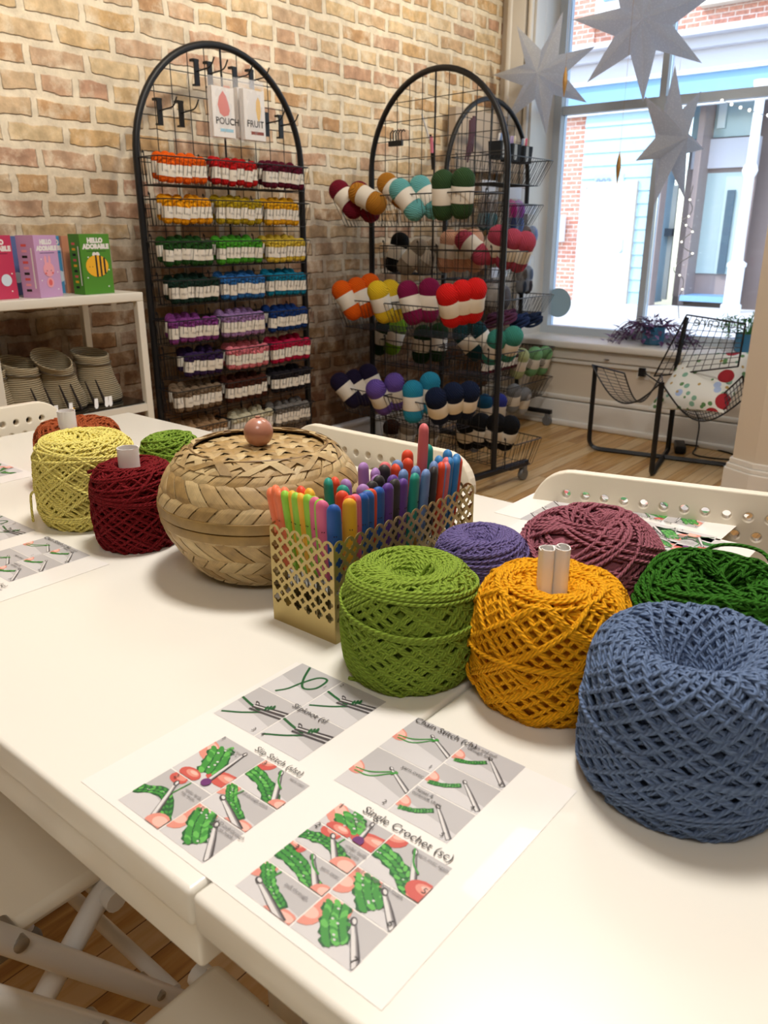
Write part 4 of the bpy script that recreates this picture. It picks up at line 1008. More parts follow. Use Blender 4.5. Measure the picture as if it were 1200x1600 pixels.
# --------------------------- large balls on the middle and right racks
def ball_proto(color, cname):
    t = thing('yarn_ball', None, 'yarn ball')
    m = MB(); R = .047; pr = [(.004, -.125), (R*.55, -.120), (R*.85, -.105), (R*.97, -.080), (R*.93, -.05), (R*.88, -.028), (R*.93, -.004), (R, .022)]+[(R*math.cos(a), .022+.046*math.sin(a)) for a in np.linspace(.2, PI/2-.05, 8)]
    m.lathe(pr, n=22); m.build('yarn_body', ball_mat('yarn_'+cname.replace(' ', '_'), color), t, angle=80)
    l = MB(); l.lathe([(R*.98, -.062), (R*1.0, -.060), (R*.95, -.028), (R*1.0, -.002), (R*.98, .0)], n=22, capb=False, capt=False)
    l.build('paper_band', M_LABEL, t); return t
BP = {}
def big(u, v, plane, val, color, cname, tilt=(0, 0), rz=0, where='', sc=1.0):
    p = (PY if plane == 'y' else PX)(u, v, val)
    if cname not in BP: BP[cname] = ball_proto(color, cname); o = BP[cname]
    else: o = dup(BP[cname])
    R = Matrix.Rotation(rz, 3, 'Z')@Matrix.Rotation(tilt[0], 3, 'X')@Matrix.Rotation(tilt[1], 3, 'Y')
    o.rotation_euler = R.to_euler(); c = R@Vector((0, 0, .022)); o.location = p-c*sc; o.scale = (sc,)*3
    tag(o, '%s yarn ball, paper band, %s' % (cname, where), 'yarn ball', '%s balls %s' % (cname, where)); return o
def wbask(name_label, x0, x1, ybk, z, d, h, rz=0, back=False, sp=.024):
    o = basket_mesh(x1-x0, d, h, .80, sp, True, .0026, .0013).build('wire_basket', M_WIRE); o.location = ((x0+x1)/2, ybk, z); o.rotation_euler = (0, 0, rz+(PI if back else 0)); tag(o, name_label, 'wire basket'); return o
def yb(x): return 3.02-(x+2.2)*math.tan(PH2)
wbask('wide black wire basket at the top front of the middle rack', -2.62, -1.80, yb(-2.2)-.01, 1.255, .215, .125, -PH2)
wbask('black wire basket with orange and yellow balls on the middle rack', -2.60, -2.275, yb(-2.45)-.01, .812, .235, .13, -PH2)
wbask('black wire basket holding magenta and red balls on the middle rack', -2.26, -1.90, yb(-2.05)-.01, .812, .235, .13, -PH2)
wbask('black wire basket with navy and violet balls, low on the middle rack', -2.60, -2.29, yb(-2.45)-.01, .405, .245, .13, -PH2)
wbask('black wire basket with turquoise and dark navy balls, low on the middle rack', -2.25, -1.92, yb(-2.05)-.01, .405, .245, .13, -PH2)
FT = 'top front basket of the centre rack'
for u, v, dy, c, n, tl in ((530, 298, 2.83, '74142a', 'crimson', (.15, -.75)), (561, 300, 2.88, '74142a', 'crimson', (.1, -.6)), (605, 287, 2.93, 'b57a28', 'ochre', (.1, -.9)), (588, 318, 2.82, 'b57a28', 'ochre', (.2, 2.0)),
                          (625, 297, 2.80, '6db7b7', 'pale turquoise', (.2, -.7)), (656, 292, 2.86, '6db7b7', 'pale turquoise', (.2, -.6)), (692, 284, 2.78, '33502f', 'moss green', (.15, .05)), (724, 281, 2.80, '33502f', 'moss green', (.1, .1))):
    big(u, v, 'y', dy, c, n, tl, 0, 'in the '+FT)
for u, v, dy, c, n, tl in ((534, 454, 2.80, 'e27d1c', 'orange', (.3, -.45)), (557, 449, 2.86, 'e27d1c', 'orange', (.2, -.4)), (578, 443, 2.93, 'e27d1c', 'orange', (.1, -.3)), (590, 455, 2.79, 'edc92c', 'bright yellow', (.35, -.1)), (609, 453, 2.87, 'edc92c', 'bright yellow', (.2, -.1)),
                          (637, 455, 2.82, '86194c', 'magenta', (.1, -.25)), (671, 451, 2.88, '86194c', 'magenta', (.1, .1)), (699, 461, 2.73, 'd81d1c', 'scarlet', (.5, .1)), (722, 455, 2.78, 'd81d1c', 'scarlet', (.4, .2)), (743, 452, 2.82, 'd81d1c', 'scarlet', (.3, .3))):
    big(u, v, 'y', dy, c, n, tl, 0, 'in the middle front row of the centre rack')
for u, v, dy, c, n, tl in ((531, 597, 2.80, '211a38', 'dark navy violet', (.4, -.6)), (553, 592, 2.87, '211a38', 'dark navy violet', (.3, -.5)), (575, 583, 2.92, '211a38', 'dark navy violet', (.2, -.4)), (587, 608, 2.77, '6a52a6', 'violet', (.6, .0)), (616, 598, 2.85, '6a52a6', 'violet', (.4, .2)),
                          (645, 610, 2.77, '2a90b3', 'turquoise blue', (.05, .0)), (672, 597, 2.86, '2a90b3', 'turquoise blue', (.1, .1)), (681, 622, 2.69, '101c38', 'midnight navy', (.6, .2)), (708, 614, 2.76, '101c38', 'midnight navy', (.5, .3)), (733, 612, 2.83, '101c38', 'midnight navy', (.4, .4))):
    big(u, v, 'y', dy, c, n, tl, 0, 'in the lowest front row of the centre rack')
# back side of the middle rack
wbask('black wire basket with black and cream balls, behind the grid of the middle rack', -2.56, -2.26, yb(-2.41)+.015, 1.045, .20, .125, -PH2, True)
wbask('black wire basket with peach and rose balls, behind the grid of the middle rack', -2.235, -1.82, yb(-2.03)+.015, 1.03, .20, .125, -PH2, True)
wbask('black wire basket with green balls, behind the grid of the middle rack', -2.56, -2.21, yb(-2.39)+.015, .605, .20, .12, -PH2, True)
wbask('black wire basket with dark teal and sea green balls, behind the middle rack', -2.17, -1.82, yb(-2.0)+.015, .605, .20, .12, -PH2, True)
wbask('black wire basket with brown and cream balls at the foot of the middle rack', -2.56, -2.12, yb(-2.34)+.015, .225, .20, .12, -PH2, True)
wbask('black wire basket with black balls at the foot of the middle rack', -2.09, -1.70, yb(-1.9)+.015, .225, .20, .12, -PH2, True)
WB = 'behind the centre rack grid'
for u, v, dy, c, n, tl in ((625, 378, 3.16, '121214', 'black', (-.2, .2)), (655, 388, 3.14, 'b3a695', 'oatmeal', (-.3, .6)), (682, 386, 3.18, 'b3a695', 'oatmeal', (-.3, .5)),
                          (703, 375, 3.13, 'd9a588', 'peach', (-.1, .1)), (722, 374, 3.15, 'd9a588', 'peach', (0, .05)), (740, 374, 3.17, 'd9a588', 'peach', (0, -.1)), (779, 368, 3.12, 'b84a60', 'dusty rose pink', (.3, .6)), (801, 374, 3.14, 'b84a60', 'dusty rose pink', (.3, .5)), (821, 378, 3.18, 'b84a60', 'dusty rose pink', (.3, .5)), (752, 398, 3.10, 'b84a60', 'dusty rose pink', (.2, 2.2))):
    big(u, v, 'y', dy, c, n, tl, 0, WB, .98)
for u, v, dy, c, n, tl in ((601, 512, 3.15, '1b3a1b', 'bottle green', (-.1, .3)), (622, 511, 3.17, '7fae22', 'apple green', (-.1, .3)), (661, 522, 3.14, '1b3a1b', 'bottle green', (0, .1)), (686, 519, 3.18, '1b3a1b', 'bottle green', (0, .1)),
                          (722, 522, 3.12, '123c42', 'dark teal', (.4, -.6)), (745, 517, 3.16, '123c42', 'dark teal', (.4, -.5)), (777, 530, 3.12, '3f8f80', 'sea green', (.4, .5)), (802, 525, 3.16, '3f8f80', 'sea green', (.4, .5))):
    big(u, v, 'y', dy, c, n, tl, 0, WB, .98)
for u, v, dy, c, n, tl in ((612, 668, 3.18, '42271d', 'dark brown', (.1, .1)), (638, 668, 3.16, 'a99c8c', 'pale oat', (.1, .3)), (672, 672, 3.14, 'a99c8c', 'pale oat', (.1, .3)), (728, 662, 3.08, '121214', 'black', (.4, .2)), (752, 660, 3.12, '121214', 'black', (.3, .3)), (776, 661, 3.12, '121214', 'black', (.3, .3)), (797, 664, 3.16, '121214', 'black', (.3, .4))):
    big(u, v, 'y', dy, c, n, tl, 0, 'in the foot baskets of the middle rack' if n != 'black' else 'in the foot basket of the middle rack', 1.0)
# right rack: baskets face +x
def rbask(label, y0, y1, z, d, h): 
    o = basket_mesh(y1-y0, d, h, .8, .022, True, .0024, .0013).build('wire_basket', M_WIRE); o.location = (-2.445, (y0+y1)/2, z); o.rotation_euler = (0, 0, PI/2); return tag(o, label, 'wire basket')
rbask('empty black wire basket near the top of the right rack', 3.49, 3.98, 1.452, .30, .12)
rbask('second empty black wire basket below the top one on the right rack', 3.49, 3.98, 1.24, .26, .10)
rbask('black wire basket with mint green balls on the right rack', 3.87, 4.26, .475, .24, .11)
rbask('half-empty black wire basket with grey balls at the foot of the right rack', 3.75, 4.26, .30, .24, .11)
rbask('black wire basket with wine red skeins on the right rack', 3.49, 3.85, .475, .24, .11)
rbask('black wire basket with variegated plum skeins on the right rack', 3.60, 4.24, .77, .22, .10)
for u, v, x, c, n, tl in ((815, 556, -2.22, 'c7d49a', 'pale yellow green', (.1, .3)), (836, 553, -2.24, '86bf86', 'mint green', (.1, .3)), (852, 552, -2.26, '86bf86', 'mint green', (.1, .3)), (803, 611, -2.25, '8f9296', 'silver grey', (.2, .2)), (819, 616, -2.28, 'b9bdc4', 'pale grey', (.2, .3)),
                          (780, 627, -2.18, '37409a', 'cobalt violet', (0, .1)), (757, 628, -2.2, '1f5c86', 'ocean blue', (.2, .1))):
    big(u, v, 'x', x, c, n, tl, 0, 'on the right rack', .92)
sk = skein_proto('5b1a2e', 'wine red'); first = True
for i in range(9):
    s = sk if first else dup(sk); first = False; s.location = (-2.225, 3.53+i*.037, .405); s.rotation_euler = (0, .1, PI/2+.2*(i % 3-1)); s.scale = (1.05, 1.05, 1)
    tag(s, 'small wine red skein with a pale band on the right rack behind the middle rack', 'yarn skein', 'wine red skeins on the right rack')
for i, (u, v, c, n) in enumerate(((772, 500, '5c3550', 'plum'), (792, 496, '6f3f5e', 'mauve'), (812, 502, '2b3c66', 'ink blue'), (833, 500, '22304d', 'slate navy'))):
    p = PX(u, v, -2.26); m = MB(); 
    for k in range(7):
        a = k*.9; P = [p+Vector((.045*math.cos(t)*math.cos(a*.3), .055*math.sin(t)+.004*k, .022*math.sin(t+a)+.004*k-.01)) for t in np.linspace(0, 2*PI, 20, endpoint=False)]; m.tube(P, .008, 6, closed=True)
    tag(m.build('yarn_hank', ball_mat('yarn_'+n.replace(' ', '_'), c)), '%s twisted hank lying in the plum basket of the right rack' % n, 'yarn hank')
# peg hooks on the left rack
def peg(u, v, label):
    p = PX(u, v, -2.545); m = MB(); m.box((p.x+.004, p.y, p.z-.035), (.006, .020, .082)); m.box((p.x-.006, p.y, p.z+.006), (.022, .026, .008)); 
    m.box((p.x-.006, p.y, p.z-.072), (.018, .016, .006)); m.tube(fillet([(p.x+.006, p.y, p.z-.03), (p.x+.085, p.y, p.z-.024), (p.x+.105, p.y, p.z+.004)], .02), .0026, 6)
    tag(m.build('display_hook', M_BLK, smooth=False), label, 'peg hook'); return p
peg(305, 97, 'black peg hook at the top left of the left rack, beside the packets')
pa = peg(326, 101, 'black peg hook holding the papaya picture packet'); pb = peg(365, 109, 'black peg hook holding the rear banana packet'); pc = peg(391, 113, 'black peg hook holding the front banana packet')
peg(247, 158, 'outer empty black peg hook on the left side of the left rack'); peg(281, 162, 'inner empty black peg hook on the left side of the left rack')
peg(415, 180, 'inner empty black peg hook on the right side of the left rack'); peg(437, 184, 'outer empty black peg hook on the right side of the left rack')
def film():
    m = bpy.data.materials.new('clear_plastic_film'); m.use_nodes = True; n = m.node_tree.nodes; L = m.node_tree.links; n.clear()
    o = n.new('ShaderNodeOutputMaterial'); t = n.new('ShaderNodeBsdfTransparent'); g = n.new('ShaderNodeBsdfPrincipled'); x = n.new('ShaderNodeMixShader')
    g.inputs['Base Color'].default_value = (.85, .85, .88, 1); g.inputs['Roughness'].default_value = .15; x.inputs[0].default_value = .18
    L.new(t.outputs[0], x.inputs[1]); L.new(g.outputs[0], x.inputs[2]); L.new(x.outputs[0], o.inputs[0]); return m
M_FILM = film()
def packet(label, u, v, wpx, hpx, x, fruit, word, bar):
    """crochet kit: printed card in a clear bag, hanging; faces +x; width runs along y"""
    a = PX(u, v, x); b = PX(u+wpx, v, x); c = PX(u, v+hpx, x); w = b.y-a.y; h = a.z-c.z; t = thing('crochet_kit_packet', label, 'packet', (x, a.y+w/2, a.z-h), 0)
    m = MB(); W_ = w*.42; m.box((0, 0, h*.44), (.022, W_*2, h*.80)); 
    def X(yy, zz, e=0): return (.0112+.0002*e, yy, zz)
    if fruit == 'papaya': pts = [(0, .78), (.12, .70), (.20, .58), (.24, .48), (.18, .40), (.0, .37), (-.15, .42), (-.22, .55), (-.15, .68)]
    else: pts = [(.16, .74), (.24, .66), (.26, .52), (.22, .40), (.16, .32), (.10, .40), (.06, .52), (.08, .66)]
    m.poly([X(p*w, q*h, 1) for p, q in pts], 1)
    m.poly([X(W_*.9*sx, h*(bar[1]+sz), 2) for sx, sz in ((-.45, 0), (.9, 0), (.9, .05), (-.45, .05))], 2)
    text_into(m, word, w*.26, lambda p, q, r: X(p-W_*.78, q+h*.25, 3), 3, bold=.0006)
    text_into(m, 'minis', w*.12, lambda p, q, r: X(p+W_*.1, q+h*.83, 3), 1)
    m.build('printed_card', [mat('white_card', 'e6e2de', .6), mat('print_'+fruit, 'd9695a' if fruit == 'papaya' else 'e9b93c', .6), mat('print_bar_'+bar[0], {'blue': '9cc8dc', 'brown': '8d4a3e'}[bar[0]], .6), mat('dark_ink', '241d1a', .7)], t, smooth=False)
    f = MB(); n_ = 8
    for sx in (-1, 1):
        V = []; 
        for i in range(n_+1):
            for j in range(n_+1):
                y_ = -w/2+w*i/n_; z_ = h*j/n_; e = math.sin(PI*i/n_)*math.sin(PI*min(1, j/n_*1.02))**.6; V.append((sx*(.001+.017*e+.002*math.sin(i*3.1+j*2.3)), y_, z_))
        f.add(V, [(i*(n_+1)+j, (i+1)*(n_+1)+j, (i+1)*(n_+1)+j+1, i*(n_+1)+j+1) for i in range(n_) for j in range(n_)])
    f.build('clear_bag', M_FILM, t); return t
packet('clear packet with a red papaya printed on the card, hanging on the left rack', 322, 116, 41, 100, -2.47, 'papaya', 'POUCH', ('blue', .13))
packet('clear packet half hidden behind the banana one, hanging on the left rack', 363, 120, 34, 98, -2.505, 'banana', 'FRU', ('brown', .13))
packet('clear packet with a yellow banana printed on the card, hanging on the left rack', 372, 121, 39, 100, -2.455, 'banana', 'FRUIT', ('brown', .13))
# things hanging on the middle and right racks
p = PY(621, 216, 3.0); m = MB(); m.box((p.x, p.y-.012, p.z-.022), (.075, .012, .022))
for i in range(5): m.tube([(p.x-.03+i*.015, p.y-.01, p.z-.014), (p.x-.03+i*.015, p.y-.012, p.z+.02), (p.x-.025+i*.015, p.y-.002, p.z+.032), (p.x-.022+i*.015, p.y+.006, p.z+.026)], .0028, 6)
tag(m.build('hook_bundle', M_BLK), 'small bunch of unused black rack hooks clipped on the middle grid', 'hooks')
p = PX(738, 185, -2.40); m = MB()
for k, (dy, dz, L_) in enumerate(((0, 0, .20), (.015, .01, .17), (-.015, -.01, .19), (.03, .0, .15))):
    m.tube([(p.x, p.y+dy, p.z+dz), (p.x+.01, p.y+dy*.5-.02, p.z-L_*.5), (p.x, p.y+dy*1.4-.03, p.z-L_)], [.008, .010, .004], 8)
tag(m.build('keychain_tassels', mat('dusky_plum_cord', '5a3f4c', .8)), 'dusky plum tassels hanging at the top of the right rack', 'tassels')
p = PX(672, 232, -2.42); m = MB(); m.tube([(p.x, p.y, p.z+.06), (p.x+.005, p.y+.015, p.z), (p.x, p.y+.03, p.z-.09)], [.005, .012, .009], 8, mi=0); m.tube([(p.x+.01, p.y-.005, p.z+.05), (p.x+.012, p.y-.0, p.z-.02)], [.007, .008], 8, mi=1); m.tube([(p.x, p.y-.07, p.z+.14), (p.x+.002, p.y-.01, p.z+.04)], .004, 6, mi=2)
tag(m.build('pen_cluster', [M_BLK, mat('pink_plastic', 'e07f95', .4), mat('white_plastic', 'e3e3e6', .4)]), 'pink and dark tools hanging in front of the empty top basket', 'tools')
def gift_bin(u, v, x, label, cols):
    p = PX(u, v, x); t = thing('felt_bin', label, 'bin', p, 0); m = MB(); m.prism([(-.035, -.040), (.035, -.040), (.035, .040), (-.035, .040)], 0, .085); m.v = [(a*(1 if c < .04 else 1.12), b*(1 if c < .04 else 1.12), c) for a, b, c in m.v]
    m.build('bin_body', mat('dark_slate_felt', '20262c', .9), t, smooth=False)
    q = MB(); q.box((.0375, -.012, .045), (.004, .026, .075)); q.build('grey_strap', mat('grey_felt', 'a9b0b3', .9), t, smooth=False)
    return p
for i, (u, v, lb) in enumerate(((779, 249, 'dark felt bin with white pens, leftmost of three on the right rack'), (797, 253, 'dark felt bin with lilac clips, middle of three on the right rack'), (815, 256, 'dark felt bin with a pink clip, rightmost of three on the right rack'))):
    p = gift_bin(u, v, -2.40, lb, None)
    for k in range(3):
        m = MB(); d = (-.018+.018*k); m.lathe([(.0045, .0), (.0055, .09), (.0065, .115), (.003, .12)], (0, 0, 0), 10)
        cc = [('white', 'dfe3ea'), ('blue', '7d9ed6'), ('white', 'dfe3ea')] if i == 0 else [('lilac', 'b7a8d8'), ('lilac', 'b7a8d8'), ('cream', 'e5dfc6')] if i == 1 else [('slate', '7f94b8'), ('white', 'dfe3ea'), ('pink', 'ea6f92')]
        o = m.build('pen', mat(cc[k][0]+'_pen_plastic', cc[k][1], .4), loc=(p.x+.008*(k-1), p.y+d, p.z+.006)); o.rotation_euler = (.12*(k-1), .1, 0)
        tag(o, '%s pen standing in the %s dark felt bin of the right rack' % (cc[k][0], ('leftmost', 'middle', 'rightmost')[i]), 'pen', 'pens in the %s felt bin' % ('leftmost', 'middle', 'rightmost')[i])
def kit_bag(u, v, x, wpx, hpx, label, cs):
    a = PX(u, v, x); b = PX(u+wpx, v, x); c = PX(u, v+hpx, x); w = b.y-a.y; h = a.z-c.z; t = thing('yarn_kit_bag', label, 'bag of yarn', (x, a.y+w/2, a.z-h))
    for i, cc in enumerate(cs):
        m = MB(); y_ = -w*.25+w*.5*(i % 2); z_ = h*(.18+.30*(i//2)); m.sphere((0, y_, z_), w*.24, 12, sc=(1, 1, 1.5)); m.build('yarn_ball', ball_mat('kit_'+cc, cc), t)
    m = MB(); m.box((0, 0, h*.86), (.003, w*.85, h*.26)); m.build('header_card', mat('pale_blue_card', 'd3dbe8', .6), t, smooth=False)
    f = MB(); f.rbox((0, 0, h/2), (.05, w, h), .02); f.build('clear_bag', M_FILM, t)
kit_bag(793, 290, -2.41, 24, 74, 'clear kit bag with magenta and lilac yarn on the right rack', ['35406e', '6c86bf', 'c02a86', 'b06bc8'])
kit_bag(752, 280, -2.43, 24, 78, 'clear kit bag with taupe and teal yarn on the right rack', ['3f6670', '4f7a80', '7b6c62', '8b7d72'])
kit_bag(819, 318, -2.41, 20, 60, 'clear kit bag with brown and pale blue yarn, outer edge of right rack', ['6b5147', '8fa6d8'])
kit_bag(812, 398, -2.41, 19, 60, 'clear kit bag with dark slate yarn, lower outer edge of right rack', ['2c3340', '40393c', '5d5148', '6c7c96'])
kit_bag(765, 418, -2.43, 30, 60, 'clear kit bag with pale yarn low on the right rack behind the middle rack', ['a89f94', '6d6b70'])
# beige panel leaning in the corner behind the right rack
m = MB(); m.box((-2.66, 4.06, 1.575), (.05, .52, .30)); tag(m.build('storage_box', mat('beige_cardboard', 'c4b4a2', .8), smooth=False), 'large plain beige box fixed on the brick wall behind the right rack', 'box')
# ------------------------------------------------------------------ white folding chairs with perforated backs
M_CHW = mat('cream_white_plastic', 'e9e0cd', .42, coat=.1)
M_TUBE = mat('white_enamelled_tube', 'dcdad6', .3, coat=.3)
def rrect(w, h, r, n=8):
    out = []
    for ci, (sx, sy) in enumerate(((1, 1), (-1, 1), (-1, -1), (1, -1))):
        for k in range(n+1):
            a = PI/2*ci+PI/2*k/n; out.append((sx*(w/2-r)+r*math.cos(a), sy*(h/2-r)+r*math.sin(a)))
    fine = []
    for i in range(len(out)):
        a, b = out[i], out[(i+1) % len(out)]; q = max(1, int(math.dist(a, b)/.02)); fine += [(a[0]+(b[0]-a[0])*j/q, a[1]+(b[1]-a[1])*j/q) for j in range(q)]
    return fine
def folding_chair():
    """front is +y, origin on the floor at the middle of the rear of the seat"""
    t = thing('folding_chair', None, 'chair')
    s = MB(); s.rbox((0, .145, .440), (.425, .40, .020), .012, seg=3); s.rbox((0, .145, .424), (.39, .37, .016), .008); s.build('seat', M_CHW, t)
    # backrest
    cu = bpy.data.curves.new('p', 'CURVE'); cu.dimensions = '2D'; cu.fill_mode = 'BOTH'; cu.extrude = .006; cu.bevel_depth = .002; cu.bevel_resolution = 1
    def spl(pts):
        sp = cu.splines.new('POLY'); sp.points.add(len(pts)-1)
        for i, p in enumerate(pts): sp.points[i].co = (p[0], p[1], 0, 1)
        sp.use_cyclic_u = True
    BW, BHh = .39, .22; spl(rrect(BW, BHh, .055))
    for row in range(2):
        for i in range(14):
            x = (i-6.5-(.5 if row else 0))*.0268; y = BHh/2-.031-row*.026
            if abs(x) < BW/2-.03: spl([(x+.0078*math.cos(a), y+.0078*math.sin(a)) for a in np.linspace(0, 2*PI, 16, endpoint=False)])
    ob = bpy.data.objects.new('p', cu); me = bpy.data.meshes.new_from_object(ob); m = MB()
    m.add([(v.co.x, .035+v.co.z+.045-.06*(v.co.y), .675+v.co.y) for v in me.vertices], [tuple(p.vertices) for p in me.polygons])
    bpy.data.objects.remove(ob); bpy.data.meshes.remove(me); m.build('backrest', M_CHW, t, smooth=False)
    for sx in (-1, 1):
        l = MB(); l.tube(fillet([(sx*.175, .062, .72), (sx*.234, .095, .64), (sx*.234, .540, .012)], .03), .0135, 14); o = l.build('front_leg', M_TUBE, t)
        l2 = MB(); l2.tube([(sx*.212, .345, .428), (sx*.212, -.075, .012)], .0125, 14); l2.build('rear_leg', M_TUBE, t)
        
        for (yy, zz, xx, r_) in ((.190, .492+.0, .236, .008), (.330, .292, .236, .006)):
            R = Matrix.Rotation(PI/2, 3, 'Y'); c = MB(); c.lathe([(r_, -.030), (r_, .0125), (r_*.6, .0145)], (sx*xx, yy+.04, zz-.035), 14, R=R if sx > 0 else Matrix.Rotation(-PI/2, 3, 'Y')); c.build('rivet', mat('zinc_fitting', 'a7a39b', .35, metal=.8), t)
        c = MB(); c.box((sx*.205, .20, .428), (.022, .07, .018)); c.build('hinge_bracket', mat('zinc_fitting', 'a7a39b', .35, metal=.8), t)
        f = MB(); f.lathe([(.018, 0), (.018, .02), (.014, .028)], (sx*.234, .545, 0), 12); f.lathe([(.017, 0), (.017, .02), (.013, .026)], (sx*.212, -.08, 0), 12); f.build('rubber_foot', mat('grey_rubber', '8b8985', .7), t)
    for (ya, za, hw_, r_) in ((.396, .229, .234, .0095), (.338, .418, .236, .0125), (.06, .148, .212, .0095)):
        b = MB(); b.tube([(-hw_, ya, za), (hw_, ya, za)], r_, 12); b.build('crossbar', M_TUBE, t)
    return t
ch = folding_chair(); ch.location = (-.893, 0, 0); ch['label'] = 'white folding chair at the near side, at the bottom left corner of the photo'
dup(ch, (-.281, 0, 0), None, 'white folding chair at the near side, only its seat showing at bottom centre')
dup(ch, (-.832, 1.069, 0), (0, 0, PI), 'cream perforated chair back seen between the woven basket and the crochet hooks')
dup(ch, (-.367, 1.127, 0), (0, 0, PI+math.radians(15)), 'cream perforated folding chair behind the dusty rose ball, on the far side')
dup(ch, (-1.625, .635, 0), (0, 0, -PI/2), 'white perforated folding chair at the far left end of the table')
# ------------------------------------------------------------------ white metal shelf
M_SHF = mat('white_shelf_lacquer', 'e5dfd0', .35)
sx0, sx1, sy0, sy1, sh_ = -2.66, -2.30, -.05, 1.565, .925
t = thing('metal_shelf', 'white metal shelf unit with glass lower shelf standing against the brick wall', 'shelf', ((sx0+sx1)/2, (sy0+sy1)/2, 0))
hx_, hy_ = (sx1-sx0)/2, (sy1-sy0)/2
m = MB(); m.rbox((0, 0, sh_-.014), (2*hx_, 2*hy_, .028), .003); m.build('shelf_top', M_SHF, t)
for yy in (-hy_+.0125, 0.30, hy_-.0125):
    for xx in (-hx_+.0125, hx_-.0125):
        m = MB(); m.box((xx, yy, (sh_-.028)/2), (.024, .024, sh_-.028)); m.build('post', M_SHF, t, smooth=False, bevel=.002)
for zz, nm in ((.55, 'shelf_rail'), (.12, 'shelf_rail')):
    m = MB()
    for xx in (-hx_+.012, hx_-.012): m.box((xx, 0, zz), (.022, 2*hy_-.05, .024))
    for yy in (-hy_+.012, hy_-.012): m.box((0, yy, zz), (2*hx_-.05, .022, .024))
    m.build(nm, M_SHF, t, smooth=False)
    g_ = MB(); g_.box((0, 0, zz+.015), (2*hx_-.03, 2*hy_-.03, .006)); g_.build('glass_shelf', mat('dark_smoked_glass', '1d1a17', .08, spec=.6), t, smooth=False)
# kit boxes on top
def kit_box(u, v, w, h, d, rz, color, dark, art, label, name='kit_box', x=-2.36, text=True):
    p = PX(u, v, x); p.z = sh_; t = thing(name, label, 'box', (p.x, p.y, sh_+.0005), rz)
    m = MB(); m.box((0, 0, h/2), (d, w, h)); 
    F = lambda a, b, l=1: (d/2+.0003*l, a, b)
    if text:
        text_into(m, 'HELLO', w*.17, lambda a, b, c: F(a-w*.25, b+h*.86), 1, bold=.0016); text_into(m, 'ADORABLE', w*.17, lambda a, b, c: F(a-w*.41, b+h*.76), 1, bold=.0016)
        m.poly([F(-w*.30, h*.71), F(w*.34, h*.71), F(w*.34, h*.725), F(-w*.30, h*.725)], 2)
        for (a, b) in ((-.3, .62), (.3, .12), (-.38, .28), (.36, .40)): m.poly([F(w*a, h*b), F(w*(a+.03), h*(b+.015)), F(w*(a+.06), h*b), F(w*(a+.03), h*(b-.015))], 1)
    def E(a, b, rx, ry, mi, l=2, n=20): m.poly([F(w*(a+rx*math.cos(q)), h*b+w*ry*math.sin(q), l) for q in np.linspace(0, 2*PI, n, endpoint=False)], mi)
    if art == 'bee':
        E(-.06, .66, .07, .07, 1); E(.05, .66, .07, .07, 1); E(0, .47, .38, .30, 3, 3)
        for k in (-.02, .12, .25): 
            hh = .30*math.sqrt(max(1-((k)/.38)**2, 0)); m.poly([F(w*(k-.03), h*.47-w*hh, 4), F(w*(k+.03), h*.47-w*hh, 4), F(w*(k+.03), h*.47+w*hh, 4), F(w*(k-.03), h*.47+w*hh, 4)], 4)
        E(-.26, .46, .012, .012, 4, 5); E(-.16, .46, .012, .012, 4, 5)
    elif art == 'bunny':
        E(-.10, .60, .05, .14, 3, 2); E(.08, .60, .05, .14, 3, 2); E(0, .45, .24, .21, 3, 3); E(0, .24, .15, .15, 3, 3); E(-.09, .43, .014, .018, 4, 5); E(.09, .43, .014, .018, 4, 5); E(-.15, .39, .04, .03, 5, 5); E(.15, .39, .04, .03, 5, 5); E(0, .24, .08, .09, 5, 5)
    elif art == 'plain': E(.2, .3, .16, .16, 3); 
    # side face pattern
    S = lambda a, b: (a, -w/2-.0003, b)
    for k in range(9): m.poly([S(-d*.25, h*(.1+.09*k)), S(d*.05, h*(.1+.09*k)), S(d*.05, h*(.14+.09*k)), S(-d*.25, h*(.14+.09*k))], (4, 3, 5)[k % 3])
    m.poly([S(d*.26, h*.15), S(d*.34, h*.15), S(d*.34, h*.80), S(d*.26, h*.80)], 1)
    m.build('carton', [mat(name+'_'+color, color, .5), mat('white_print', 'ebe6e2', .5), mat(name+'_'+dark, dark, .5), mat('art_'+art, {'bee': 'f0b323', 'bunny': 'f0a3ac'}.get(art, 'd3e3ee'), .5), mat('dark_ink', '241d1a', .7), mat('print_coral', 'e0605c', .5)], t, smooth=False)
    return t
kit_box(68, 460, .098, .175, .062, .38, 'c99bc4', '7a5a86', 'bunny', 'lilac pink box with a pink bunny on the shelf top')
kit_box(148, 455, .108, .178, .055, .08, '4c8a22', '2c5a16', 'bee', 'green box with a yellow striped bee at the right end of the shelf top')
kit_box(119, 452, .09, .172, .045, .05, 'c98663', '8a5a3f', 'plain', 'salmon box standing right behind the green bee box', x=-2.46, text=False)
kit_box(80, 452, .105, .172, .055, .15, '4d9ac9', '2c6a96', 'plain', 'sky blue box standing behind the lilac bunny box', x=-2.47)
kit_box(-6, 463, .105, .175, .06, .15, 'c5385c', '8a2444', 'plain', 'raspberry red box cut by the left edge of the photo', x=-2.38)
kit_box(14, 452, .10, .172, .05, .1, '5f6fa0', '3c4a76', 'plain', 'slate blue box standing behind the raspberry and lilac boxes', x=-2.50, text=False)
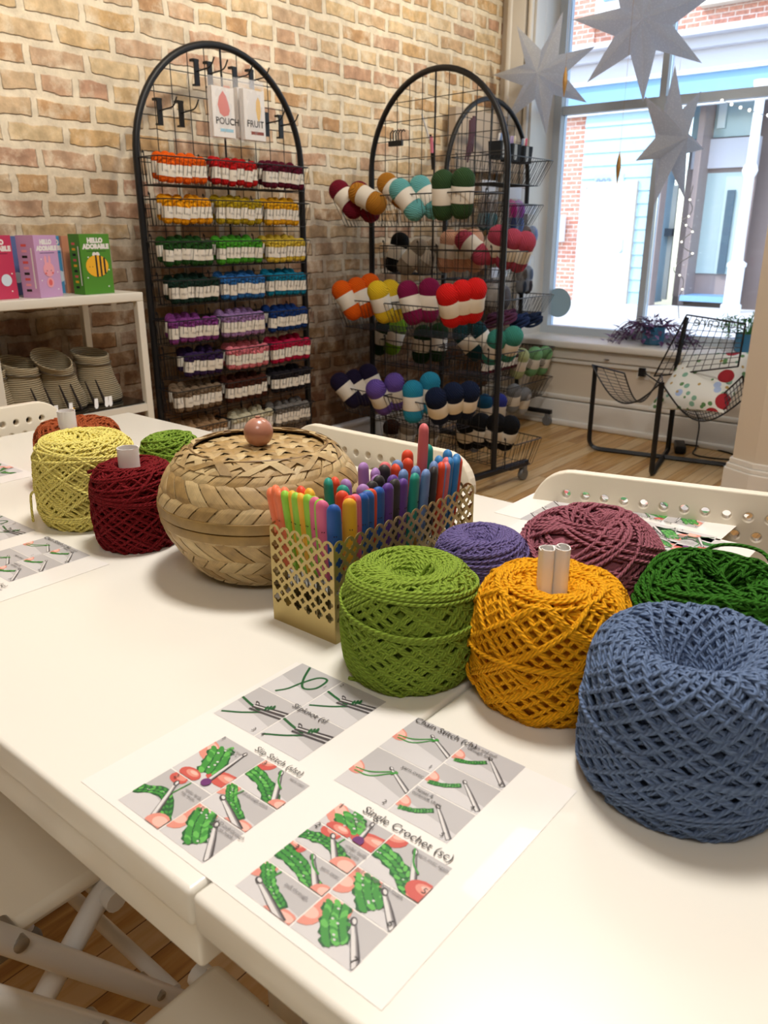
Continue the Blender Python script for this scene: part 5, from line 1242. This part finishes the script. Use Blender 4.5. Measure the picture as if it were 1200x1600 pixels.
# rope boots / baskets on the glass
M_ROPE = mat('beige_cotton_rope', 'a59678', .9)
n_ = M_ROPE.node_tree.nodes; L_ = M_ROPE.node_tree.links
w_ = n_.new('ShaderNodeTexWave'); w_.bands_direction = 'Z'; w_.inputs['Scale'].default_value = 50; w_.inputs['Distortion'].default_value = .6; tc_ = n_.new('ShaderNodeTexCoord'); L_.new(tc_.outputs['Object'], w_.inputs[0])
bp_ = n_.new('ShaderNodeBump'); bp_.inputs['Strength'].default_value = .8; bp_.inputs['Distance'].default_value = .004; L_.new(w_.outputs['Fac'], bp_.inputs['Height']); L_.new(bp_.outputs[0], n_['Principled BSDF'].inputs['Normal'])
def rope_basket(u, v, x, lean, label, s=1.0, sq=1):
    p = PX(u, v, x); t = thing('rope_basket', label, 'basket', (p.x, p.y, .569), 0)
    s = s*.84; prof = [(.075, 0), (.082, .01), (.078, .04), (.066, .08), (.062, .12), (.064, .150), (.068, .165), (.064, .168), (.060, .150), (.058, .12), (.06, .06), (.05, .02)]
    V = []; n = 32; m = MB()
    for (r, z) in prof:
        for j in range(n):
            a = 2*PI*j/n; k = z/.168; V.append((r*s*math.cos(a)*.9+lean[0]*k*k, r*s*math.sin(a)*1.05+lean[1]*k*k+(0), z*s*1.12*(1+(.06*math.sin(a+lean[2])-.13*math.cos(a))*k)))
    F = [(i*n+j, i*n+(j+1) % n, (i+1)*n+(j+1) % n, (i+1)*n+j) for i in range(len(prof)-1) for j in range(n)]+[tuple(reversed(range(n))), tuple((len(prof)-1)*n+j for j in range(n))]
    m.add(V, F); m.build('basket_body', M_ROPE, t, angle=80)
    b = MB(); b.tube([(.0645*s*math.cos(a)*.93+lean[0]*.66, .0645*s*math.sin(a)*1.07+lean[1]*.66, .137*s*1.12*(1+(.05*math.sin(a+lean[2])-.11*math.cos(a)))) for a in np.linspace(0, 2*PI, 30, endpoint=False)], .0022, 6, closed=True); b.build('rim_seam', mat('dark_seam', '5c5140', .9), t)
    return t
rope_basket(158, 628, -2.44, (0, -.022, 2.0), 'upright beige rope basket at the right end of the lower glass shelf', 1.05)
rope_basket(102, 640, -2.42, (.02, -.035, 4.2), 'tilting beige rope basket in the middle of the lower glass shelf', 1.05)
rope_basket(44, 648, -2.42, (.0, -.01, 2.6), 'beige rope basket just right of the inner white shelf post', 1.05)
rope_basket(-10, 650, -2.42, (0, -.01, 2.4), 'beige rope basket cut by the left edge of the photo', 1.05)
# dark leather key tassels with tags in front of them
for i, (u, v, k, lb) in enumerate(((144, 616, 'white', 'dark fob with one white tag in front of the upright rope basket'), (160, 613, 'white2', 'dark fob with two white tags, furthest right'), (104, 622, 'gold', 'dark fob with a gold bell in front of the tilting rope basket'), (81, 626, 'gold', 'dark fob with a small gold bell left of the tilting basket'), (60, 628, 'none', 'plain dark fob, leftmost of the row'), (121, 620, 'none', 'plain dark fob between the gold and white tagged ones'))):
    p = PX(u, v, -2.335); t = thing('key_fob', lb, 'key fob', (p.x, p.y, .5695)); m = MB(); z = max(p.z-.5695+.02, .04)
    m.tube([(-.02, -.008, z+.02), (-.004, .0, z*.55), (.006, .006, .006)], [.003, .006, .007], 8, flat=(1, .6)); m.build('fob_strap', mat('dark_brown_leather', '2a201c', .6), t)
    if k == 'gold': q = MB(); q.sphere((.008, .012, .012), .008, 12); q.build('gold_bell', mat('brass', 'c9993c', .25, metal=1), t)
    for j in range({'white': 1, 'white2': 2}.get(k, 0) if k != 'gold' else 1):
        q = MB(); q.prism([(-.006, 0), (.006, 0), (.007, .024), (.003, .030), (-.003, .030), (-.007, .024)], 0, .0015, X=lambda a, b, c: (.010+b*.25, .006+a+.014*j-.2*b, .032-b+c)); q.build('paper_tag', mat('white_paper', 'f6f4f1', .7), t, smooth=False)
# ------------------------------------------------------------------ wire lounge chair by the window
A_, B_, C_2, D_2 = Vector((-1.78, 3.90, 0)), Vector((-1.325, 3.63, 0)), Vector((-1.43, 4.12, 0)), Vector((-.93, 4.06, 0))
t = thing('wire_lounge_chair', 'black wire lounge chair with a square tube frame under the window', 'chair', (0, 0, 0))
f = MB(); f.tube(fillet([A_+Vector((0, 0, .45)), A_+Vector((0, 0, .013)), D_2+Vector((0, 0, .013)), D_2+Vector((0, 0, .30))], .06), .013, 4); f.build('frame', M_BLK, t, smooth=False)
f = MB(); f.tube(fillet([B_+Vector((0, 0, .455)), B_+Vector((0, 0, .013)), C_2+Vector((0, .0, .013)), C_2+Vector((0, 0, .30))], .03), .013, 4); f.build('frame', M_BLK, t, smooth=False)
f = MB(); bt = PZ(1070, 497, 0); pb_ = PX(1057, 570, -1.36); pt_ = PX(1073, 496, -1.36); f.tube([C_2+Vector((0, 0, .29)), pb_, pt_], .011, 4); f.build('back_upright', M_BLK, t, smooth=False)
def patch(name, e0, e1, e2, e3, nu, nv, sag, edge=.004, wr=.0016):
    """wires over a bilinear patch e0-e1 (one rail) e3-e2 (the other), hanging down by sag"""
    e = [Vector(p) for p in (e0, e1, e2, e3)]; m = MB()
    def S(u, v):
        p = e[0].lerp(e[1], u).lerp(e[3].lerp(e[2], u), v); p = p.copy(); p.z -= sag*math.sin(PI*u); return p
    for i in range(nu+1): m.tube([S(i/nu, k/6) for k in range(7)], edge if i in (0, nu) else wr, 5)
    for j in range(nv+1): m.tube([S(k/16, j/nv) for k in range(17)], edge if j in (0, nv) else wr, 5)
    return m.build(name, M_WIRE, t)
At, Bt = PX(925, 570, -1.78), PX(1035, 596, -1.325)
inn = PX(1022, 588, -1.50); bl = PX(1073, 492, -1.36); br_ = PX(1165, 506, -1.00); rr_ = PX(1152, 580, -1.00)
patch('left_wing', At, Bt, inn+Vector((0, .10, -.0)), At+Vector((.12, .14, -.05)), 26, 3, .15)
patch('seat_wires', Bt+Vector((0, 0, -.01)), Bt+Vector((.36, .04, -.035)), Vector((rr_.x+.02, rr_.y+.02, rr_.z-.02)), inn+Vector((0, .10, -.05)), 34, 4, .14)
patch('back_wires', inn, bl, br_, rr_+Vector((0, 0, .02)), 9, 10, .0)
# cushion
M_CUSH = bpy.data.materials.new('floral_cushion_print'); M_CUSH.use_nodes = True; nn = M_CUSH.node_tree.nodes; LL = M_CUSH.node_tree.links; bb_ = nn['Principled BSDF']; bb_.inputs['Roughness'].default_value = .85
tc = nn.new('ShaderNodeTexCoord')
def vor(scale, th, off):
    mp = nn.new('ShaderNodeMapping'); mp.inputs['Location'].default_value = off; LL.new(tc.outputs['Object'], mp.inputs[0]); v = nn.new('ShaderNodeTexVoronoi'); v.inputs['Scale'].default_value = scale; LL.new(mp.outputs[0], v.inputs['Vector'])
    r = nn.new('ShaderNodeMath'); r.operation = 'LESS_THAN'; r.inputs[1].default_value = th; LL.new(v.outputs['Distance'], r.inputs[0]); return r.outputs[0]
cur = None
def over(fac, col):
    global cur
    x = nn.new('ShaderNodeMix'); x.data_type = 'RGBA'; LL.new(fac, x.inputs[0]); 
    if cur is None: x.inputs[6].default_value = lin('e3e6e2')
    else: LL.new(cur, x.inputs[6])
    x.inputs[7].default_value = lin(col); cur = x.outputs[2]
over(vor(14, .22, (.1, .3, 0)), '7fae9a'); over(vor(20, .22, (.5, .1, .2)), '5f8a5a'); over(vor(11, .20, (.9, .6, 0)), 'a9bfe6'); over(vor(16, .13, (.3, .8, .4)), 'b79a5c'); over(vor(6.5, .25, (.25, .5, .1)), 'a3202c')
LL.new(cur, bb_.inputs['Base Color'])
cp = [PX(1055, 620, -1.30), PX(1145, 610, -1.10), PX(1140, 560, -1.02), PX(1070, 545, -1.32)]
cc = (cp[0]+cp[1]+cp[2]+cp[3])/4; m = MB(); N_ = 14; V = []
ux = ((PX(1160, 600, -1.02)-PX(1038, 598, -1.40)))*.5; c0 = PX(1100, 596, -1.20)
uz = Vector((.03, .13, .125)); nrm = ux.cross(uz).normalized()
for side in (1, -1):
    for i in range(N_+1):
        for j in range(N_+1):
            a, b = i/N_*2-1, j/N_*2-1; e = max(0, (1-a**4)*(1-b**4))**.6; q = 1+.06*(a*a*b*b) ; V.append(c0+ux*a*(1-.08*(1-b*b)*a*a)+uz*b*(1-.08*(1-a*a)*b*b)+nrm*side*.055*e)
o0 = (N_+1)**2; F = []
for s in (0, 1):
    for i in range(N_):
        for j in range(N_):
            q = [i*(N_+1)+j, (i+1)*(N_+1)+j, (i+1)*(N_+1)+j+1, i*(N_+1)+j+1]; q = [s*o0+k for k in q]; F.append(tuple(q if s == 0 else reversed(q)))
m.add([(v-c0) for v in V], F); tag(m.build('cushion', M_CUSH, loc=c0), 'white floral cushion with red fruit lying in the wire lounge chair', 'cushion')
# power strip, plug and cable
p = PZ(1060, 700, .02); m = MB(); m.rbox((p.x, p.y+.02, .022), (.055, .16, .04), .008, rz=.4); tag(m.build('power_strip', M_BLK), 'black power strip on the floor under the wire lounge chair', 'power strip')
m = MB(); m.tube(catmull([(p.x, p.y+.10, .02), (p.x+.10, p.y+.16, .006), (p.x+.26, p.y+.10, .006), (p.x+.28, p.y-.0, .006), (p.x+.10, p.y-.03, .006), (p.x+.06, p.y+.10, .03), (p.x+.02, WY-.06, .20), (-1.66, WY-.04, .36), (-1.70, WY-.02, .37)], 8), .004, 6)
m.box((-1.70, WY-.015, .37), (.035, .04, .045)); tag(m.build('power_cable', M_BLK), 'black power cable looping from the wall socket to the power strip', 'cable')
m = MB(); m.rbox((-1.70, WY-.002, .385), (.075, .008, .12), .003); tag(m.build('wall_socket', M_TRIM), 'cream wall socket with a black plug behind the lounge chair', 'socket')
# ------------------------------------------------------------------ sill plants
M_BLUEP = mat('blue_glazed_pot', '2f6f92', .25, coat=.5)
def pot(u, v, label, r=.062, h=.10, y=4.50):
    p = PZ(u, v, SILLZ); p = Vector((PY(u, v, y).x, y, SILLZ)); t = thing('potted_plant', label, 'plant', p); m = MB()
    m.lathe([(r*.85, 0), (r, .01), (r*1.02, h*.9), (r*1.06, h), (r*.94, h), (r*.92, h*.8), (.01, h*.78)], n=28); m.build('pot', M_BLUEP, t); return t
def foliage(t, n, spread, hgt, m_, droop, base, seed, leaf=.03):
    rg = random.Random(seed); m = MB(); stem = MB()
    for i in range(n):
        a = rg.uniform(0, 2*PI); d = rg.uniform(.2, 1)**.7*spread*(1.5 if abs(math.cos(a)) > .5 else .8); z = base+rg.uniform(.1, 1)*hgt-droop*(d/spread)**2
        c = Vector((d*math.cos(a), d*math.sin(a)*.55, z)); L1 = leaf*rg.uniform(.7, 1.3); dr = Vector((math.cos(a+rg.uniform(-.8, .8)), math.sin(a)*.6, rg.uniform(-.5, .6))).normalized(); sd = dr.cross(Vector((0, 0, 1))).normalized()*L1*.24; up = sd.cross(dr).normalized()*L1*.06
        m.add([c, c+dr*L1*.35+sd+up, c+dr*L1, c+dr*L1*.35-sd+up, c+dr*L1*.4-up*.5], [(0, 1, 4), (1, 2, 4), (2, 3, 4), (3, 0, 4)], rg.choice((0, 0, 1)))
        if i % 4 == 0: stem.tube(catmull([(0, 0, base*.8), (c.x*.5, c.y*.5, max(base, c.z)+.02), tuple(c)], 4), .0015, 5)
    m.build('leaves', m_, t, smooth=False); stem.build('stems', m_[0], t)
PURP = [mat('purple_leaf', '5a3a63', .45), mat('violet_leaf', '8c6fa0', .45)]
t = pot(1020, 528, 'blue pot with trailing purple-leaved plant on the window sill'); foliage(t, 300, .24, .07, PURP, .12, .09, 3, .05)
t2 = pot(1168, 532, 'blue pot with a small green plant at the right end of the window sill'); foliage(t2, 90, .09, .10, [mat('green_leaf', '4f8a4a', .5), mat('light_green_leaf', '8fc07a', .5)], .02, .09, 5, .04)
t3 = thing('glass_vase', 'small clear glass bottle with a green sprig beside the right pot', 'vase', (PY(1138, 530, 4.48).x, 4.48, SILLZ)); m = MB(); m.lathe([(.025, 0), (.03, .01), (.03, .05), (.012, .075), (.012, .10)], n=16, capt=False); m.build('bottle', M_FILM, t3); foliage(t3, 30, .04, .09, [mat('green_leaf', '4f8a4a', .5), mat('light_green_leaf', '8fc07a', .5)], 0, .10, 9, .03)
# ------------------------------------------------------------------ stars, ornaments, fairy lights in the window
def star_mat():
    m = bpy.data.materials.new('silver_printed_paper'); m.use_nodes = True; n = m.node_tree.nodes; L = m.node_tree.links; b = n['Principled BSDF']; b.inputs['Roughness'].default_value = .5
    tc = n.new('ShaderNodeTexCoord'); v = n.new('ShaderNodeTexVoronoi'); v.inputs['Scale'].default_value = 95; L.new(tc.outputs['Object'], v.inputs[0]); r = n.new('ShaderNodeMapRange'); r.inputs[1].default_value = .25; r.inputs[2].default_value = .4; L.new(v.outputs['Distance'], r.inputs[0])
    x = n.new('ShaderNodeMix'); x.data_type = 'RGBA'; x.inputs[6].default_value = lin('f2f0ea'); x.inputs[7].default_value = lin('cfccc6'); L.new(r.outputs[0], x.inputs[0]); L.new(x.outputs[2], b.inputs['Base Color'])
    tr = n.new('ShaderNodeBsdfTranslucent'); tr.inputs[0].default_value = lin('dfe3ea'); ms = n.new('ShaderNodeMixShader'); ms.inputs[0].default_value = .7; L.new(b.outputs[0], ms.inputs[1]); L.new(tr.outputs[0], ms.inputs[2]); L.new(ms.outputs[0], n['Material Output'].inputs[0]); return m
M_STAR = star_mat()
def star(u, v, y, rpx, rot, yaw, label, n=7, tips=None):
    c = PY(u, v, y); s = abs((PY(u+rpx, v, y)-c).x)/max(.35, 1) ; R_ = rpx*np.linalg.norm(np.array(c)-CAM)/FPX*.94; t = thing('paper_star', label, 'star decoration', c, yaw); m = MB(); r_in = R_*.40; d = R_*.26
    V = [(0, -d, 0), (0, d, 0)]; 
    for k in range(n):
        a = rot+2*PI*k/n; V.append((R_*math.cos(a), 0, R_*math.sin(a))); b = a+PI/n; V.append((r_in*math.cos(b), 0, r_in*math.sin(b)))
    F = []
    for k in range(n):
        tip, inn_, prv = 2+2*k, 3+2*k, 2+(2*k-1) % (2*n)
        F += [(0, prv, tip), (0, tip, inn_), (1, tip, prv), (1, inn_, tip)]
    m.add(V, F); m.build('star_body', M_STAR, t, smooth=False)
    h = MB(); h.tube([(0, 0, R_*.4), (0, 0, CEIL-c.z-.0)], .0008, 4); h.build('hanging_thread', mat('white_thread', 'dddddd', .8), t); return t
star(1005, 37, 4.18, 97, math.radians(173), .35, 'largest silver paper star, hanging at the top of the window')
star(848, 117, 4.20, 80, math.radians(175), .12, 'silver paper star hanging at the left edge of the window')
star(1050, 217, 4.22, 93, math.radians(98), 1.40, 'silver paper star turned sideways, hanging lowest in front of the window')
for i, (u, v, hh, lb) in enumerate(((881, 128, 48, 'thin gold paper ornament seen edge-on over the left star'), (964, 262, 50, 'thin gold paper ornament seen edge-on in front of the blue boards'))):
    a = PY(u, v-hh/2, 4.05); b = PY(u, v+hh/2, 4.05); L1 = a.z-b.z; m = MB(); m.tube([(0, 0, L1), (0, 0, L1*.75), (0, 0, L1*.5), (0, 0, L1*.25), (0, 0, 0)], [.001, .010, .013, .008, .001], 4, flat=(1, .5)); m.tube([(0, 0, L1), (0, 0, CEIL-b.z)], .0006, 4)
    tag(m.build('gold_ornament', mat('gold_paper', 'b58b4a', .4, metal=.4), loc=b, smooth=False), lb, 'ornament')
pts = [PY(u, v, 4.60) for u, v in ((1083, 290), (1078, 312), (1082, 325), (1076, 338), (1065, 345), (1072, 352), (1080, 358), (1082, 362), (1070, 372), (1065, 378), (1070, 388), (1082, 396), (1076, 402), (1055, 415), (1054, 425), (1062, 430), (1068, 438), (1066, 452), (1060, 470), (1061, 500))]
t = thing('fairy_light_string', 'string of tiny fairy lights curling down inside the window below the sideways star', 'fairy lights', pts[0]); m = MB(); m.tube(catmull([tuple(p-pts[0]) for p in pts], 5), .0022, 5); m.build('light_wire', mat('silver_wire', 'c9cdd2', .3, metal=.6), t)
M_BULB = bpy.data.materials.new('lit_fairy_bulb'); M_BULB.use_nodes = True; b_ = M_BULB.node_tree.nodes['Principled BSDF']; b_.inputs['Emission Color'].default_value = (1, .93, .75, 1); b_.inputs['Emission Strength'].default_value = 3
for p in pts[1::2]: m = MB(); m.sphere(p-pts[0], .006, 8); m.build('bulb', M_BULB, t)
pts = [PY(u, v, 4.58) for u, v in ((1128, 157), (1143, 163), (1157, 168), (1171, 172), (1185, 177), (1200, 180), (1240, 178))]
t = thing('fairy_light_string', 'short row of fairy lights across the upper right of the window', 'fairy lights', pts[0]); m = MB(); m.tube(catmull([tuple(p-pts[0]) for p in pts], 4), .0015, 5); m.build('light_wire', mat('silver_wire', 'c9cdd2', .3, metal=.6), t)
for p in pts[:6]: m = MB(); m.sphere(p-pts[0], .008, 8); m.build('bulb', M_BULB, t)
# sticker and mirrored lettering on the pane
c = PY(872, 473, GLASSY-.004); rr = abs(PY(895, 473, GLASSY).x-c.x)*.9; m = MB(); m.prism([(rr*math.cos(a), rr*math.sin(a)) for a in np.linspace(0, 2*PI, 40, endpoint=False)], 0, .001, X=lambda x, y, z: (x, z, y)); tag(m.build('window_sticker', mat('pale_blue_sticker', '9fbccb', .6), loc=c, smooth=False), 'round pale blue sticker on the lower left of the window pane', 'sticker')
c = PY(1150, 500, GLASSY-.004); m = MB(); text_into(m, 'Skincare', .085, lambda x, y, z: (-x, 0, y), 0); tag(m.build('window_lettering', mat('grey_vinyl', '8d9a8e', .6), loc=(c.x+.06, c.y, SILLZ+.10), smooth=False), 'mirrored word Skincare in thin grey letters low on the window pane', 'lettering')
# ------------------------------------------------------------------ across the street
FY, GZ = 14.46, -.15
M_SUNBRICK = brick_mat('outdoor_red_brick', ['c98a76', 'd29a86', 'c0826e', 'd8a592'], 'e6d5ca', mort=.010, axis='XZ', smear=.15, bumpd=.004)
M_CLAP = mat('light_blue_clapboard', 'a9c9da', .6); M_WHITE = mat('outdoor_white_paint', 'e9edf0', .5); M_LAV = mat('pale_lavender_paint', 'c4c5cc', .6); M_BLUE = mat('sky_blue_panel', '7fabd2', .5)
M_MAU = mat('mauve_brown_paint', '93847f', .6); M_OGL = mat('pale_green_door_glass', 'a9bfc0', .15)
tag(MB().box((-3, 9.8, GZ-.1), (22, 9.7, .2)).build('pavement', mat('sunlit_concrete', 'd9d5cc', .9, var=.1, bscale=3), smooth=False), kind='structure')
def F_(u, v, y=FY): return PY(u, v, y)
def quad(m, u0, u1, v0, v1, y0=FY, dep=.12, mi=0):
    """upright box on the facade from pixel extents taken along its middle"""
    vm, um = (v0+v1)/2, (u0+u1)/2; xa, xb = F_(u0, vm, y0).x, F_(u1, vm, y0).x; za, zb = F_(um, v1, y0).z, F_(um, v0, y0).z
    m.box(((xa+xb)/2, y0+dep/2, (za+zb)/2), (xb-xa, dep, zb-za), mi); return xa, xb, za, zb
xl = F_(905, 330).x; xr = F_(1018, 330).x
# brick house
t = thing('brick_building', 'pink brick house across the street at the left edge of the window', 'building', (0, 0, 0)); m = MB(); m.box(((xl-9)/2+ -2.5, FY+.6, 3.2), (xl+9+5-9+4.5, 1.2, 6.8)); 
m = MB(); m.box(((xl-14)/2, FY+.6, 3.4), (14+xl, 1.1, 7.2)); m.build('brick_wall', M_SUNBRICK, t, smooth=False)
m = MB(); quad(m, 846, 874, 336, 378, FY-.25, .25); m.build('meter_box', M_WHITE, t, smooth=False, bevel=.01)
# clapboard section with door
t = thing('clapboard_building', 'pale blue clapboard front with a white door across the street', 'building', (0, 0, 0)); m = MB()
ztop = F_(960, 175).z; z = GZ; bhh = .215
while z < ztop:
    m.add([(xl, FY-.015, z), (xr, FY-.015, z), (xr, FY+.01, z+bhh), (xl, FY+.01, z+bhh), (xl, FY-.015, z-.0), (xr, FY-.015, z), (xr, FY+.03, z), (xl, FY+.03, z)], [(0, 1, 2, 3), (4, 7, 6, 5)]); z += bhh
m.box(((xl+xr)/2, FY+.5, (GZ+ztop)/2), (xr-xl, .9, ztop-GZ)); m.build('clapboards', M_CLAP, t, smooth=False)
m = MB(); dx0, dx1 = F_(903, 470).x, F_(985, 470).x; dx0, dx1 = -7.05, -6.18; dz = 1.86
for (a, b, c, d) in ((dx0-.09, dx0, GZ, dz+.08), (dx1, dx1+.09, GZ, dz+.08), (dx0, dx1, dz, dz+.08)): m.box(((a+b)/2, FY-.03, (c+d)/2), (b-a, .10, d-c))
m.build('door_frame', mat('tan_door_frame', 'c9bfae', .6), t, smooth=False)
m = MB(); m.box(((dx0+dx1)/2, FY-.02, (GZ+dz)/2), (dx1-dx0, .06, dz-GZ)); d_ = m.build('front_door', M_WHITE, t, smooth=False)
m = MB(); m.box((dx1-.10, FY-.07, .86), (.06, .04, .22)); m.sphere((dx1-.10, FY-.10, .76), .035, 10); m.build('door_handle', mat('pale_metal', 'b7c5cc', .3, metal=.5), d_)
m = MB(); c = F_(952, 287); text_into(m, '903', .20, lambda x, y, z: (c.x-.25+x, FY-.03, c.z-.05+y), 0, bold=.01); m.box((c.x, FY-.012, c.z+.02), (.55, .02, .26), 1); m.build('house_number', [mat('slate_number', '7c8ea3', .6), M_CLAP], t, smooth=False)
# shop front with cornice, panels and the dark wood door
x2, x3 = xr, F_(1500, 330).x; z0c, z1c = F_(1000, 168).z, F_(1000, 95).z
t = thing('shop_front', 'storefront across the street with blue panels, cornice and a brown wood door', 'building', (0, 0, 0))
m = MB(); xa = F_(868, 120).x
m.box(((xa+x3)/2, FY-.10, z1c+.10), (x3-xa, .40, .16)); m.box(((xa+x3)/2, FY-.22, z1c+.21), (x3-xa, .62, .08)); m.box(((xa+x3)/2, FY-.02, z1c-.12), (x3-xa, .24, .30)); m.build('cornice', M_LAV, t, smooth=False)
m = MB(); m.box(((xa+x3)/2, FY+.02, (z0c+z1c)/2-.1), (x3-xa, .10, z1c-z0c-.1)); m.build('blue_fascia', M_BLUE, t, smooth=False)
m = MB(); zz = F_(950, 128).z; m.box(((xa+x3)/2, FY-.06, zz), (x3-xa, .12, .09)); m.box(((xa+x3)/2, FY-.05, z0c), (x3-xa, .14, .12)); m.build('white_rail', M_WHITE, t, smooth=False)
m = MB(); m.box(((x2+x3)/2, FY+1.6, 1.5), (x3-x2, .2, 3.6)); m.box((x2+.09, FY-.02, (GZ+z0c)/2), (.20, .25, z0c-GZ)); m.box((x2+.55, FY+1.0, 1.5), (.1, 1.2, 3.3)); m.build('mauve_wall', M_MAU, t, smooth=False)
def slab(name, u0, u1, v0, v1, y, dep, mt, par=t):
    q = MB(); quad(q, u0, u1, v0, v1, y, dep); return q.build(name, mt, par, smooth=False)
slab('side_panel', 1026, 1050, 290, 468, FY+.9, .06, mat('cream_panel', 'd5d8cf', .5))
slab('letter_box', 1033, 1050, 357, 369, FY+.7, .12, mat('dark_grey', '49525a', .5))
slab('transom_beam', 1080, 1190, 128, 146, FY+.6, .2, M_LAV)
slab('transom_glass', 1085, 1180, 147, 214, FY+.9, .05, M_OGL)
slab('lintel', 1082, 1185, 216, 262, FY+.8, .12, M_LAV)
dd = slab('wood_door', 1062, 1168, 262, 466, FY+.9, .08, M_MAU)
slab('door_glass', 1092, 1160, 270, 428, FY+.86, .03, M_OGL, dd)
slab('door_pull', 1128, 1140, 297, 428, FY+.80, .04, mat('dark_slate', '3e5462', .4), dd)
slab('door_step', 1060, 1140, 463, 472, FY+.3, .6, M_BLUE)
slab('lit_ceiling_lamp', 1122, 1134, 163, 200, FY+.84, .03, mat('pale_lamp_glass', 'd6e4e4', .3))
c = F_(1163, 330, FY-.5); px0 = F_(1163, 330, FY-.5).x
m = MB(); pr = [(.16, GZ), (.16, GZ+.12), (.13, GZ+.14), (.13, .55), (.15, .57), (.15, .62), (.09, .66), (.08, 1.0), (.075, 1.9), (.10, 1.94), (.12, 2.0), (.10, 2.06), (.075, 2.1), (.07, 3.0), (.11, 3.1), (.13, 3.25)]
m.lathe(pr, (px0, FY-.5, 0), 14); m.build('iron_column', M_WHITE, t)
# upper storeys with windows
t = thing('upper_storey', 'brick upper storey with white framed windows above the cornice across the street', 'building', (0, 0, 0)); zt = z1c+.30
m = MB(); m.box(((xa+x3)/2, FY+.5, zt+1.9), (x3-xa, .8, 3.8)); m.build('brick_wall', M_SUNBRICK, t, smooth=False)
for (u0, u1) in ((928, 975), (1100, 1215)):
    xa_, xb_ = F_(u0, 40).x, F_(u1, 40).x; m = MB(); m.box(((xa_+xb_)/2, FY+.06, zt+1.3), (xb_-xa_, .1, 1.7)); w_ = m.build('window_frame', M_WHITE, t, smooth=False)
    m = MB(); m.box(((xa_+xb_)/2, FY+.0, zt+1.35), (xb_-xa_-.3, .06, 1.35)); m.build('pane', M_BLUE, w_, smooth=False); m = MB(); m.box(((xa_+xb_)/2, FY-.02, zt+.40), (xb_-xa_+.15, .22, .12)); m.build('stone_sill', mat('cream_stone', 'd9d5c0', .7), w_, smooth=False)
